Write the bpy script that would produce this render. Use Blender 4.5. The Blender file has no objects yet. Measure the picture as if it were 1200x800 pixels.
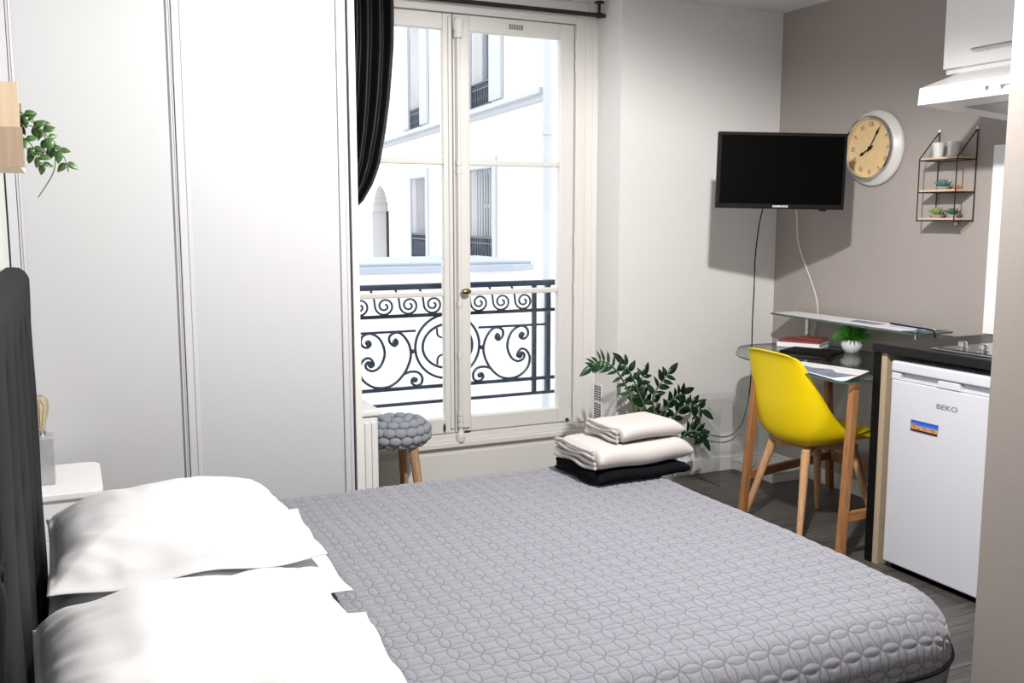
import bpy, bmesh, math, random
from mathutils import Vector, Matrix, noise
random.seed(7)
PI = math.pi
scn = bpy.context.scene
COL = scn.collection

# ------------------------------------------------------------------ materials
def mat(name, col, rough=0.6, metal=0.0, bump=0.0, bscale=60, var=0.0, vscale=4, spec=0.5, stretch=(1, 1, 1), **kw):
    m = bpy.data.materials.new(name); m.use_nodes = True
    nt = m.node_tree; b = nt.nodes['Principled BSDF']
    b.inputs['Base Color'].default_value = (*col, 1)
    b.inputs['Roughness'].default_value = rough
    b.inputs['Metallic'].default_value = metal
    b.inputs['Specular IOR Level'].default_value = spec
    for k, v in kw.items():
        b.inputs[k.replace('_', ' ')].default_value = v
    if bump or var:
        tc = nt.nodes.new('ShaderNodeTexCoord'); mp = nt.nodes.new('ShaderNodeMapping')
        mp.inputs['Scale'].default_value = stretch
        nt.links.new(tc.outputs['Object'], mp.inputs['Vector'])
    if bump:
        n = nt.nodes.new('ShaderNodeTexNoise'); n.inputs['Scale'].default_value = bscale; n.inputs['Detail'].default_value = 4
        nt.links.new(mp.outputs[0], n.inputs['Vector'])
        bp = nt.nodes.new('ShaderNodeBump'); bp.inputs['Strength'].default_value = bump; bp.inputs['Distance'].default_value = 0.002
        nt.links.new(n.outputs['Fac'], bp.inputs['Height']); nt.links.new(bp.outputs[0], b.inputs['Normal'])
    if var:
        n2 = nt.nodes.new('ShaderNodeTexNoise'); n2.inputs['Scale'].default_value = vscale; n2.inputs['Detail'].default_value = 6
        nt.links.new(mp.outputs[0], n2.inputs['Vector'])
        r = nt.nodes.new('ShaderNodeValToRGB')
        r.color_ramp.elements[0].position = 0.3; r.color_ramp.elements[1].position = 0.7
        r.color_ramp.elements[0].color = (*[c * (1 - var) for c in col], 1)
        r.color_ramp.elements[1].color = (*[min(1, c * (1 + var)) for c in col], 1)
        nt.links.new(n2.outputs['Fac'], r.inputs['Fac']); nt.links.new(r.outputs[0], b.inputs['Base Color'])
    return m

def wood(name, c1, c2, scale=14, axis=2, rough=0.5):
    m = bpy.data.materials.new(name); m.use_nodes = True
    nt = m.node_tree; b = nt.nodes['Principled BSDF']; b.inputs['Roughness'].default_value = rough
    tc = nt.nodes.new('ShaderNodeTexCoord'); mp = nt.nodes.new('ShaderNodeMapping')
    s = [8, 8, 8]; s[axis] = 0.7; mp.inputs['Scale'].default_value = s
    n = nt.nodes.new('ShaderNodeTexNoise'); n.inputs['Scale'].default_value = scale; n.inputs['Detail'].default_value = 6; n.inputs['Distortion'].default_value = 1.2
    r = nt.nodes.new('ShaderNodeValToRGB'); r.color_ramp.elements[0].position = .32; r.color_ramp.elements[1].position = .68
    r.color_ramp.elements[0].color = (*c1, 1); r.color_ramp.elements[1].color = (*c2, 1)
    nt.links.new(tc.outputs['Object'], mp.inputs[0]); nt.links.new(mp.outputs[0], n.inputs['Vector'])
    nt.links.new(n.outputs['Fac'], r.inputs[0]); nt.links.new(r.outputs[0], b.inputs['Base Color'])
    return m

def clear_glass(name, tint=(1, 1, 1), gloss=0.08, graze=0.6):
    m = bpy.data.materials.new(name); m.use_nodes = True
    nt = m.node_tree; nt.nodes.remove(nt.nodes['Principled BSDF'])
    out = nt.nodes['Material Output']
    t = nt.nodes.new('ShaderNodeBsdfTransparent'); t.inputs[0].default_value = (*tint, 1)
    g = nt.nodes.new('ShaderNodeBsdfGlossy'); g.inputs['Roughness'].default_value = 0.02
    lw = nt.nodes.new('ShaderNodeLayerWeight'); lw.inputs['Blend'].default_value = 0.25
    mr = nt.nodes.new('ShaderNodeMapRange'); mr.inputs['To Min'].default_value = gloss; mr.inputs['To Max'].default_value = graze
    mx = nt.nodes.new('ShaderNodeMixShader')
    nt.links.new(lw.outputs['Fresnel'], mr.inputs['Value']); nt.links.new(mr.outputs[0], mx.inputs[0])
    nt.links.new(t.outputs[0], mx.inputs[1]); nt.links.new(g.outputs[0], mx.inputs[2]); nt.links.new(mx.outputs[0], out.inputs[0])
    return m

M = {}
M['wall'] = mat('wall_paint_white', (.80, .79, .775), .75, bump=.25, bscale=90)
M['ceiling'] = mat('ceiling_paint', (.80, .80, .80), .9)
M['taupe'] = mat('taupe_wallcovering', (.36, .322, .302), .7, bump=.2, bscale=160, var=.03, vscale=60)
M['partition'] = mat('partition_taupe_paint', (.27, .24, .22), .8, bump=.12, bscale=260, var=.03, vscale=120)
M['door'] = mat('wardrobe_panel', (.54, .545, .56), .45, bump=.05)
M['profile'] = mat('wardrobe_profile', (.58, .58, .62), .35)
M['cream'] = mat('old_cream_paint', (.77, .755, .72), .5, bump=.15, bscale=40)
M['base'] = mat('skirting_white', (.82, .82, .81), .5)
M['black'] = mat('black_plastic', (.005, .005, .0055), .6, spec=.15)
M['iron'] = mat('wrought_iron_navy', (.018, .032, .06), .4)
M['black_metal'] = mat('black_metal', (.01, .01, .01), .4)
M['screen'] = mat('tv_screen', (.001, .001, .001), .25, spec=.08)
M['leather'] = mat('black_leather', (.0045, .005, .0055), .7, bump=.3, bscale=220, spec=.15)
M['curtain'] = mat('black_curtain_satin', (.006, .006, .007), .5, bump=.1, bscale=300, spec=.35)
M['linen'] = mat('white_cotton', (.69, .69, .70), .8, bump=.15, bscale=300)
M['sheet'] = mat('white_sheet', (.80, .80, .82), .85)
M['towel'] = mat('grey_beige_towel', (.50, .465, .45), .95, bump=1.0, bscale=500, var=.04, vscale=90)
M['towel_dark'] = mat('black_towel', (.004, .004, .006), .95, spec=.1, bump=1.0, bscale=500)
M['yellow'] = mat('yellow_shell', (.84, .62, .004), .35, spec=.4)
M['beech'] = wood('beech', (.50, .27, .13), (.66, .40, .22), 9)
M['oak'] = wood('desk_wood', (.25, .105, .035), (.40, .19, .075), 9)
M['oak_x'] = wood('desk_wood_rail', (.25, .105, .035), (.40, .19, .075), 9, axis=0)
M['plywood'] = wood('plywood', (.60, .46, .32), (.70, .56, .40), 6)
M['plywood_dark'] = wood('plywood_darker', (.36, .265, .185), (.46, .35, .25), 6)
M['plank'] = wood('shelf_plank', (.60, .42, .28), (.74, .56, .40), 8, axis=1)
M['log'] = wood('stool_leg_wood', (.36, .20, .10), (.55, .35, .20), 7)
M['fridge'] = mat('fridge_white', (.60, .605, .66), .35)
M['kitchen_white'] = mat('kitchen_white_lacquer', (.86, .86, .87), .3)
M['hood_filter'] = mat('hood_filter_grey', (.36, .36, .38), .4, metal=.4)
M['counter'] = mat('dark_worktop', (.007, .007, .008), .42, spec=.3, bump=.2, bscale=200, var=.3, vscale=300)
M['panel_black'] = mat('side_panel_black', (.003, .003, .0035), .6, spec=.15)
M['chipboard'] = mat('chipboard_edge', (.40, .32, .22), .8, var=.1, vscale=120)
M['steel'] = mat('brushed_steel', (.55, .55, .56), .28, metal=1)
M['chrome'] = mat('chrome', (.75, .75, .76), .12, metal=1)
M['brass'] = mat('aged_brass', (.32, .23, .10), .35, metal=1)
M['hob'] = mat('hob_glass', (.02, .02, .02), .06)
M['cable_white'] = mat('white_cable', (.75, .70, .64), .5)
M['concrete'] = mat('grey_lamp_cube', (.42, .42, .43), .4, metal=.3, var=.15, vscale=20)
M['white'] = mat('white_gloss', (.85, .85, .86), .3)
M['paper'] = mat('paper_white', (.86, .86, .88), .7)
M['paper_blue'] = mat('print_bluegrey', (.24, .27, .34), .6, var=.35, vscale=14)
M['red'] = mat('dark_red_cover', (.22, .035, .03), .5)
M['clockface'] = mat('clock_face', (.70, .50, .26), .6, var=.05, vscale=20)
M['clockrim'] = mat('clock_rim_white', (.66, .65, .62), .35)
M['ink'] = mat('numeral_ink', (.08, .05, .03), .6)
M['logo'] = mat('logo_grey', (.18, .18, .20), .4)
M['logo_white'] = mat('logo_white', (.8, .8, .8), .4)
M['zz'] = mat('zz_leaf', (.008, .030, .012), .25, var=.5, vscale=12)
M['zz_light'] = mat('zz_leaf_young', (.025, .075, .035), .35, var=.4, vscale=12)
M['stem'] = mat('stem_green', (.08, .16, .05), .5)
M['leaf'] = mat('trailing_leaf', (.055, .13, .03), .4, var=.5, vscale=30)
M['grass'] = mat('bright_grass', (.06, .26, .02), .5, var=.5, vscale=40)
M['succ_teal'] = mat('succulent_teal', (.10, .26, .24), .5)
M['succ_green'] = mat('succulent_green', (.28, .36, .14), .5)
M['succ_dark'] = mat('succulent_dark', (.07, .16, .09), .5)
M['soil'] = mat('soil', (.03, .02, .015), .9)
M['pot'] = mat('pot_white', (.72, .72, .74), .5, bump=.6, bscale=50)
M['pot_grey'] = mat('pot_grey', (.35, .35, .35), .6)
M['cup'] = mat('ribbed_cup', (.62, .63, .62), .5, bump=1, bscale=80, var=.1, vscale=60)
M['terracotta'] = mat('terracotta', (.45, .17, .08), .6)
M['wool'] = mat('grey_chunky_wool', (.30, .32, .36), .95, bump=.8, bscale=250)
M['radiator'] = mat('radiator_white', (.80, .795, .78), .4)
M['socket'] = mat('socket_white', (.72, .71, .69), .4)
M['facade'] = mat('facade_render', (.82, .81, .79), .9, var=.03, vscale=1.2)
M['facade_trim'] = mat('facade_stone_trim', (.50, .51, .53), .9)
M['zinc'] = mat('zinc_roof', (.40, .44, .50), .6)
M['shutter'] = mat('shutter_grey', (.48, .53, .60), .7)
M['street_glass'] = mat('far_window_glass', (.10, .12, .15), .2)
M['passage'] = mat('passage_dark', (.09, .09, .10), .8)
M['court'] = mat('courtyard_paving', (.72, .72, .73), .9)
M['greenwhite'] = mat('pale_green_print', (.66, .70, .62), .4, var=.06, vscale=3)
M['bulb_amber'] = clear_glass('amber_bulb_glass', (1, .93, .76), .08, .6)
M['pane'] = clear_glass('window_pane', (.985, .99, 1), .02, .5)
M['deskglass'] = clear_glass('desk_glass', (.88, .93, .92), .07, .7)
M['acrylic'] = clear_glass('clear_acrylic', (.975, .98, .98), .02, .25)
M['edge_glass'] = mat('glass_edge', (.05, .10, .09), .15)
M['filament'] = mat('filament', (.5, .28, .08), .4, metal=1)
M['navy'] = mat('navy_bed_fabric', (.012, .016, .035), .8)
M['shade_white'] = mat('ceiling_spot_white', (.8, .8, .8), .5)

def floor_mat():
    m = bpy.data.materials.new('dark_plank_floor'); m.use_nodes = True
    nt = m.node_tree; b = nt.nodes['Principled BSDF']; b.inputs['Roughness'].default_value = .45
    tc = nt.nodes.new('ShaderNodeTexCoord')
    br = nt.nodes.new('ShaderNodeTexBrick'); br.inputs['Scale'].default_value = 1
    br.inputs['Brick Width'].default_value = 1.2; br.inputs['Row Height'].default_value = .18; br.inputs['Mortar Size'].default_value = .002
    br.inputs['Color1'].default_value = (.075, .066, .062, 1); br.inputs['Color2'].default_value = (.12, .108, .10, 1); br.inputs['Mortar'].default_value = (.02, .02, .02, 1)
    mp = nt.nodes.new('ShaderNodeMapping'); mp.inputs['Scale'].default_value = (1.5, 22, 1)
    n = nt.nodes.new('ShaderNodeTexNoise'); n.inputs['Scale'].default_value = 3; n.inputs['Detail'].default_value = 8; n.inputs['Distortion'].default_value = .6
    mx = nt.nodes.new('ShaderNodeMix'); mx.data_type = 'RGBA'; mx.blend_type = 'MULTIPLY'; mx.inputs['Factor'].default_value = .85
    r = nt.nodes.new('ShaderNodeValToRGB'); r.color_ramp.elements[0].position = .3; r.color_ramp.elements[1].position = .7
    r.color_ramp.elements[0].color = (.35, .35, .35, 1); r.color_ramp.elements[1].color = (1.3, 1.3, 1.3, 1)
    nt.links.new(tc.outputs['Object'], br.inputs['Vector']); nt.links.new(tc.outputs['Object'], mp.inputs[0]); nt.links.new(mp.outputs[0], n.inputs['Vector'])
    nt.links.new(n.outputs['Fac'], r.inputs[0]); nt.links.new(br.outputs['Color'], mx.inputs['A']); nt.links.new(r.outputs[0], mx.inputs['B'])
    nt.links.new(mx.outputs['Result'], b.inputs['Base Color'])
    return m
M['floor'] = floor_mat()

def quilt_mat():
    m = mat('grey_quilt', (.195, .195, .225), .92, bump=.3, bscale=420, var=.10, vscale=120)
    nt = m.node_tree; b = nt.nodes['Principled BSDF']
    def mth(op, a, c=None, c2=None):
        n = nt.nodes.new('ShaderNodeMath'); n.operation = op
        for k, q in enumerate((a, c, c2)):
            if q is None: continue
            if isinstance(q, (int, float)): n.inputs[k].default_value = q
            else: nt.links.new(q, n.inputs[k])
        return n.outputs[0]
    def attr(nm):
        n = nt.nodes.new('ShaderNodeAttribute'); n.attribute_name = nm; return mth('FRACT', n.outputs['Fac'])
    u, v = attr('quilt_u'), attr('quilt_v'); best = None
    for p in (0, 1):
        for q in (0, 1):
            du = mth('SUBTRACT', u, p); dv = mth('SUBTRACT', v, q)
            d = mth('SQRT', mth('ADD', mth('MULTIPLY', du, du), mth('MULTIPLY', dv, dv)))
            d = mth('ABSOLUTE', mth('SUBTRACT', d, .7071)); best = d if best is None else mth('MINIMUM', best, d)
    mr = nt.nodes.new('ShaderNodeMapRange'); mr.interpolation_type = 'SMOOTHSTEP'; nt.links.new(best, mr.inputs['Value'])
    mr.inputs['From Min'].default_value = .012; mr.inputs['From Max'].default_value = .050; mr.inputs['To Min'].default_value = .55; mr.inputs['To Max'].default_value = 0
    mx = nt.nodes.new('ShaderNodeMix'); mx.data_type = 'RGBA'; mx.inputs['B'].default_value = (.045, .045, .058, 1)  # darker grey along the stitch lines paints in the shade of the quilting valleys
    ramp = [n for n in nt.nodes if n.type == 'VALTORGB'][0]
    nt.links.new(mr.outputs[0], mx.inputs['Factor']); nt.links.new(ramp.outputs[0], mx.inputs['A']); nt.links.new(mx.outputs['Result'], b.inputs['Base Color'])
    b.inputs['Sheen Weight'].default_value = .25; b.inputs['Sheen Roughness'].default_value = .5
    return m
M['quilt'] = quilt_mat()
M['quilt_border'] = mat('grey_quilt_border', (.19, .19, .22), .92, bump=.4, bscale=300)

# ------------------------------------------------------------------ mesh builder
class MB:
    def __init__(s): s.v = []; s.f = []; s.mi = []; s.cur = 0
    def add(s, vs, fs):
        o = len(s.v); s.v += [tuple(v) for v in vs]
        for f in fs: s.f.append(tuple(i + o for i in f)); s.mi.append(s.cur)
        return s
    def box(s, x0, x1, y0, y1, z0, z1):
        return s.add([(x, y, z) for x in (x0, x1) for y in (y0, y1) for z in (z0, z1)],
                     [(0, 1, 3, 2), (4, 6, 7, 5), (0, 4, 5, 1), (2, 3, 7, 6), (0, 2, 6, 4), (1, 5, 7, 3)])
    def bar(s, a, b, w, h, up=(0, 0, 1)):          # rectangular bar from a to b
        a, b = Vector(a), Vector(b); d = (b - a).normalized(); u = Vector(up)
        r = d.cross(u)
        if r.length < 1e-4: r = d.cross(Vector((1, 0, 0)))
        r.normalize(); u = r.cross(d)
        vs = [p + r * (i * w / 2) + u * (j * h / 2) for p in (a, b) for i, j in ((-1, -1), (1, -1), (1, 1), (-1, 1))]
        return s.add(vs, [(3, 2, 1, 0), (4, 5, 6, 7), (0, 1, 5, 4), (1, 2, 6, 5), (2, 3, 7, 6), (3, 0, 4, 7)])
    def tube(s, pts, r, n=8, r2=None, closed=False, ry=None):
        pts = [Vector(p) for p in pts]; k = len(pts); vs = []; fs = []
        prev = None
        for i, p in enumerate(pts):
            if closed: d = pts[(i + 1) % k] - pts[i - 1]
            else: d = pts[min(i + 1, k - 1)] - pts[max(i - 1, 0)]
            if d.length < 1e-9: d = Vector((0, 0, 1))
            d.normalize()
            if prev is None:
                a = Vector((0, 0, 1)) if abs(d.z) < .9 else Vector((1, 0, 0))
                u = d.cross(a).normalized()
            else:
                u = prev - d * prev.dot(d)
                u = u.normalized() if u.length > 1e-6 else d.orthogonal().normalized()
            prev = u; w = d.cross(u)
            rr = r if r2 is None else r + (r2 - r) * i / (k - 1)
            for j in range(n):
                t = 2 * PI * j / n
                vs.append(p + u * (math.cos(t) * rr) + w * (math.sin(t) * rr))
        m = k if closed else k - 1
        for i in range(m):
            for j in range(n):
                a = i * n + j; b = i * n + (j + 1) % n; c = ((i + 1) % k) * n
                fs.append((a, b, c + (j + 1) % n, c + j))
        if not closed: fs += [tuple(range(n - 1, -1, -1)), tuple((k - 1) * n + j for j in range(n))]
        return s.add(vs, fs)
    def lathe(s, prof, c=(0, 0, 0), n=32, mtx=None, cap=True):
        mtx = mtx or Matrix.Identity(4); c = Vector(c); vs = []; fs = []; k = len(prof)
        for r, z in prof:
            for j in range(n):
                t = 2 * PI * j / n; vs.append(c + (mtx @ Vector((r * math.cos(t), r * math.sin(t), z))))
        for i in range(k - 1):
            for j in range(n):
                fs.append((i * n + j, i * n + (j + 1) % n, (i + 1) * n + (j + 1) % n, (i + 1) * n + j))
        if cap and prof[0][0] > 1e-5: fs.append(tuple(range(n - 1, -1, -1)))
        if cap and prof[-1][0] > 1e-5: fs.append(tuple((k - 1) * n + j for j in range(n)))
        return s.add(vs, fs)
    def ball(s, c, r, sc=(1, 1, 1), n=16, m=10):
        prof = [(max(1e-6, r * math.sin(PI * i / m)), -r * math.cos(PI * i / m)) for i in range(m + 1)]
        return s.lathe(prof, c, n, Matrix.Diagonal((*sc, 1)))
    def prism(s, poly, z0, z1):                     # polygon in xy extruded in z
        n = len(poly)
        vs = [(x, y, z0) for x, y in poly] + [(x, y, z1) for x, y in poly]
        fs = [tuple(range(n - 1, -1, -1)), tuple(range(n, 2 * n))] + [(i, (i + 1) % n, n + (i + 1) % n, n + i) for i in range(n)]
        return s.add(vs, fs)
    def prism_y(s, poly, y0, y1):                   # polygon in xz extruded in y
        n = len(poly)
        vs = [(x, y0, z) for x, z in poly] + [(x, y1, z) for x, z in poly]
        fs = [tuple(range(n)), tuple(range(2 * n - 1, n - 1, -1))] + [(i + n, (i + 1) % n + n, (i + 1) % n, i) for i in range(n)]
        return s.add(vs, fs)
    def leaf(s, base, d, up, L, W, fold=.25, droop=.2, n=5):
        d = Vector(d).normalized(); up = Vector(up); r = d.cross(up)
        if r.length < 1e-3: r = d.orthogonal()
        r.normalize(); up = r.cross(d); base = Vector(base); vs = []; fs = []
        for i in range(n + 1):
            t = i / n; w = W * .5 * (math.sin(PI * t ** .75) ** .8 if 0 < t < 1 else .03)
            p = base + d * (L * t) - up * (droop * L * t * t)
            vs += [p - r * w + up * (w * fold), p - up * .0005, p + r * w + up * (w * fold)]
            vs += [p - r * w + up * (w * fold - .0012), p - up * .0018, p + r * w + up * (w * fold - .0012)]
        for i in range(n):
            a = i * 6; b = a + 6
            fs += [(a, a + 1, b + 1, b), (a + 1, a + 2, b + 2, b + 1), (a + 4, a + 3, b + 3, b + 4), (a + 5, a + 4, b + 4, b + 5),
                   (a + 3, a, b, b + 3), (a + 2, a + 5, b + 5, b + 2)]
        return s.add(vs, fs)
    def build(s, name, m, parent=None, smooth=False, bevel=0, seg=2, label=None, sub=0, angle=35):
        me = bpy.data.meshes.new(name)
        xs = [v[0] for v in s.v]; ys = [v[1] for v in s.v]; zs = [v[2] for v in s.v]
        o0 = Vector(((min(xs) + max(xs)) / 2, (min(ys) + max(ys)) / 2, min(zs)))
        me.from_pydata([tuple(Vector(v) - o0) for v in s.v], [], s.f)
        ms = m if isinstance(m, (list, tuple)) else [m]
        for q in ms: me.materials.append(q)
        if len(ms) > 1:
            for p, i in zip(me.polygons, s.mi): p.material_index = i
        bm = bmesh.new(); bm.from_mesh(me); bmesh.ops.recalc_face_normals(bm, faces=bm.faces); bm.to_mesh(me); bm.free()
        if smooth:
            for p in me.polygons: p.use_smooth = True
            if angle < 180:
                try: me.set_sharp_from_angle(angle=math.radians(angle))
                except Exception: pass
        ob = bpy.data.objects.new(name, me); COL.objects.link(ob)
        w = Vector((0, 0, 0)); q = parent
        while q: w += q.location; q = q.parent
        ob.parent = parent; ob.location = o0 - w
        if bevel:
            b = ob.modifiers.new('bevel', 'BEVEL'); b.width = bevel; b.segments = seg; b.limit_method = 'ANGLE'; b.angle_limit = math.radians(40)
            b.harden_normals = False
        if sub:
            b = ob.modifiers.new('sub', 'SUBSURF'); b.levels = sub; b.render_levels = sub
        if label: ob['label'] = label
        return ob

def thing(name, label, cat, loc, group=None):
    o = bpy.data.objects.new(name, None); COL.objects.link(o); o.location = loc; o.empty_display_size = .05
    o['label'] = label; o['category'] = cat
    if group: o['group'] = group
    return o
def tag(o, label, cat, group=None):
    o['label'] = label; o['category'] = cat
    if group: o['group'] = group
    return o
def struct(o, label=None, cat=None):
    o['kind'] = 'structure'
    if label: o['label'] = label
    if cat: o['category'] = cat
    return o
def smooth_path(pts, n=6, closed=False):            # Catmull-Rom
    P = [Vector(p) for p in pts]; out = []; k = len(P)
    rng = range(k) if closed else range(k - 1)
    for i in rng:
        p0 = P[i - 1] if (closed or i > 0) else P[0]
        p1 = P[i]; p2 = P[(i + 1) % k]; p3 = P[(i + 2) % k] if (closed or i + 2 < k) else P[-1]
        for j in range(n):
            t = j / n
            out.append(.5 * ((2 * p1) + (p2 - p0) * t + (2 * p0 - 5 * p1 + 4 * p2 - p3) * t * t + (3 * p1 - p0 - 3 * p2 + p3) * t ** 3))
    if not closed: out.append(P[-1])
    return out
def text_mesh(txt, size, mtx, name, m, parent, depth=.0008, sx=1.0, align='CENTER', bold=0):
    cu = bpy.data.curves.new('txt', 'FONT'); cu.body = txt; cu.size = size; cu.extrude = depth; cu.align_x = align; cu.align_y = 'CENTER'; cu.offset = bold
    cu.resolution_u = 3
    t = bpy.data.objects.new('txt', cu); COL.objects.link(t)
    bpy.context.view_layer.update()
    dg = bpy.context.evaluated_depsgraph_get(); me = bpy.data.meshes.new_from_object(t.evaluated_get(dg))
    b = MB(); b.add([mtx @ Vector((v.co.x * sx, v.co.y, v.co.z)) for v in me.vertices], [tuple(p.vertices) for p in me.polygons])
    bpy.data.objects.remove(t); bpy.data.curves.remove(cu); bpy.data.meshes.remove(me)
    return b.build(name, m, parent)

# ------------------------------------------------------------------ room shell
XL, XR, YA, YW, ZC = -.175, 3.597, 4.25, 4.50, 2.50
YB = -.9
PX, PY = 1.76, 1.385          # partition corner
RL, RR = .99, 2.579          # window recess
def sbox(name, m, *b, label=None):
    return struct(MB().box(*b).build(name, m), label)
sbox('floor', M['floor'], XL - .1, XR + .1, YB - .1, YW + .12, -.06, 0)
sbox('ceiling', M['ceiling'], XL - .1, XR + .1, YB - .1, YW + .25, ZC, ZC + .1)
sbox('wall_left', M['wall'], XL - .1, XL, YB - .1, YA + .35, 0, ZC)
sbox('wall_right', M['taupe'], XR, XR + .1, YB - .1, YA + .35, 0, ZC, label='taupe accent wall')
sbox('wall_back', M['wall'], XL - .1, XR + .1, YB - .1, YB, 0, ZC)
w = MB(); w.box(XL - .1, RL, YA, YA + .35, 0, ZC); w.box(RR, XR + .1, YA, YA + .35, 0, ZC)
struct(w.build('wall_window', M['wall']), 'white wall with the window recess')
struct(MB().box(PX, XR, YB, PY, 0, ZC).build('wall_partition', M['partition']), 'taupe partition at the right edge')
sbox('baseboard_window', M['base'], RR + .001, XR - .001, YA - .015, YA, 0, .075)
sbox('baseboard_right', M['base'], XR - .014, XR, 2.86, YA - .016, 0, .075)

# window_1 : old casement in the recess
def make_window():
    root = bpy.data.objects.new('window_1', None); COL.objects.link(root); root.location = (1.785, YW, .05); root['kind'] = 'structure'
    root['label'] = 'tall old double casement window with cream painted frames'
    cr = M['cream']
    # apron + frame
    b = MB(); b.box(RL, RR, YW, YW + .08, 0, .235); b.box(RL, RR, YW - .035, YW + .06, .235, .262); b.box(RL, RR, YW - .012, YW + .06, .262, .30)
    b.box(1.02 + .12, RR - .12, YW - .012, YW, .03, .20)
    b.build('apron_panel', cr, root, bevel=.004)
    b = MB(); b.box(RL, 1.122, YW - .02, YW + .08, .3, ZC); b.box(2.448, RR, YW - .02, YW + .08, .3, ZC)
    b.box(1.122, 2.448, YW - .02, YW + .08, 2.392, ZC)
    b.box(2.50, 2.515, YW - .028, YW - .02, .3, ZC); b.box(2.545, 2.56, YW - .026, YW - .02, .3, ZC)
    b.box(1.055, 1.07, YW - .032, YW - .02, .3, ZC)
    b.build('window_frame', cr, root, bevel=.004)
    zt, zb = 2.388, .306
    def sash(x0, x1, gx0, gx1):
        b = MB(); y0, y1 = YW - .005, YW + .045
        b.box(x0, gx0, y0, y1, zb, zt); b.box(gx1, x1, y0, y1, zb, zt)
        b.box(gx0, gx1, y0, y1, zb, .385); b.box(gx0, gx1, y0, y1, 2.312, zt)
        for z in (1.022, 1.676):
            b.box(gx0, gx1, y0 + .006, y1 - .008, z - .013, z + .013)
        s = b.build('sash', cr, root, bevel=.006)
        g = MB()
        for z0, z1 in ((.385, 1.009), (1.035, 1.663), (1.689, 2.312)):
            g.box(gx0 - .003, gx1 + .003, YW + .02, YW + .024, z0 - .003, z1 + .003)
        g.build('pane', M['pane'], s)
        return s
    sl = sash(1.126, 1.762, 1.21, 1.714)
    sr = sash(1.768, 2.444, 1.856, 2.361)
    # meeting strips and espagnolette bolt
    b = MB(); b.box(1.738, 1.756, YW - .02, YW - .005, .33, 2.37)
    b.box(1.775, 1.842, YW - .022, YW - .005, .33, 2.37)
    b.build('meeting_strip', cr, root, bevel=.004)
    b = MB(); b.tube([(1.785, YW - .032, .30), (1.785, YW - .032, 2.36)], .0085, 10)
    for z in (.34, .37, .40, .7, .96, 1.62, 1.66, 2.27): b.tube([(1.785, YW - .032, z), (1.785, YW - .032, z + .022)], .014, 10)
    b.lathe([(.02, 0), (.024, .01), (.020, .03), (.026, .045), (.029, .075), (.031, .082), (.0, .084)], (1.785, YW - .033, 2.27), 14)
    b.lathe([(.008, -.03), (.018, -.02), (.021, 0), (.018, .02), (.010, .035)], (1.785, YW - .033, .285), 12)
    b.box(1.765, 1.805, YW - .035, YW - .02, .262, .30)
    b.build('window_bolt', cr, root, smooth=True)
    b = MB(); b.tube([(1.80, YW - .035, 1.035), (1.80, YW - .065, 1.035)], .008, 10); b.ball((1.803, YW - .075, 1.036), .017, (1.6, .8, .9))
    b.build('window_knob', M['brass'], root, smooth=True, label='oval brass knob')
    b = MB(); b.box(2.055, 2.155, YW - .012, YW - .005, 2.332, 2.366); v = b.build('vent_plate', cr, root, bevel=.002)
    b = MB()
    for i in range(6):
        for j in range(3): b.box(2.068 + i * .0135, 2.076 + i * .0135, YW - .0135, YW - .0115, 2.338 + j * .0085, 2.344 + j * .0085)
    b.build('vent_slot', M['black'], v)
    # hinges
    for z in (.42, 1.02, 1.28, 2.18, 2.28):
        MB().tube([(2.447, YW - .018, z - .035), (2.447, YW - .018, z + .035)], .006, 8).build('hinge', cr, root, smooth=True)
    b = MB(); b.ball((1.705, YW - .006, .335), .012, (.6, .5, 2.0), 8, 6); b.ball((1.83, YW - .006, .303), .012, (1.8, .5, .7), 8, 6); b.ball((2.415, YW - .007, .316), .01, (1.2, .5, 1), 8, 6)
    b.build('rust_mark', mat('rust_dark', (.05, .035, .025), .8), root, label='small dark worn spots')
make_window()
# ventilation grille on the recess reveal
b = MB(); b.box(RR - .006, RR, 4.40, 4.479, .318, .512); vg = b.build('vent_grille', M['wall'], bevel=.001); tag(vg, 'white slotted ventilation grille on the side of the window recess', 'vent')
b = MB()
for i in range(3):
    for j in range(13):
        if j == 6: continue
        z = .497 - j * .0138
        b.box(RR - .0068, RR - .0058, 4.405 + i * .0245, 4.423 + i * .0245, z - .0075, z)
b.build('slot', M['black'], vg)

# ------------------------------------------------------------------ wardrobe
wd = thing('sliding_wardrobe', 'floor to ceiling white wardrobe with two plain sliding doors', 'wardrobe', (.43, 3.98, 0))
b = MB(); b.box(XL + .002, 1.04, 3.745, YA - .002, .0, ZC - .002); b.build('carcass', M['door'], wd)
b = MB(); b.box(1.018, 1.045, 3.68, 3.745, 0, ZC - .002); b.build('side_panel', M['cream'], wd, bevel=.003)
b = MB(); b.box(XL + .002, XL + .03, 3.68, 3.745, 0, ZC - .002); b.build('side_panel', M['profile'], wd)
def wdoor(x0, x1, y, stl, str_):
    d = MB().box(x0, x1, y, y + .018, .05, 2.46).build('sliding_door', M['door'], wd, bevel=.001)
    b = MB()
    for xa, xb in ((x0, x0 + stl), (x1 - str_, x1)):
        b.box(xa, xb, y - .012, y + .02, .04, 2.47)
        b.box(xa + (xb - xa) * .62, xb - .002, y - .016, y - .011, .04, 2.47)
    b.build('door_profile', M['profile'], d, bevel=.003)
    return d
wdoor(-.143, .376, 3.696, .014, .012)
wdoor(.379, 1.008, 3.690, .043, .036)
for za_, zb2_ in ((2.465, 2.49), (0, .035)): MB().box(-.14, 1.015, 3.682, 3.744, za_, zb2_).build('track', M['profile'], wd)

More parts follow.
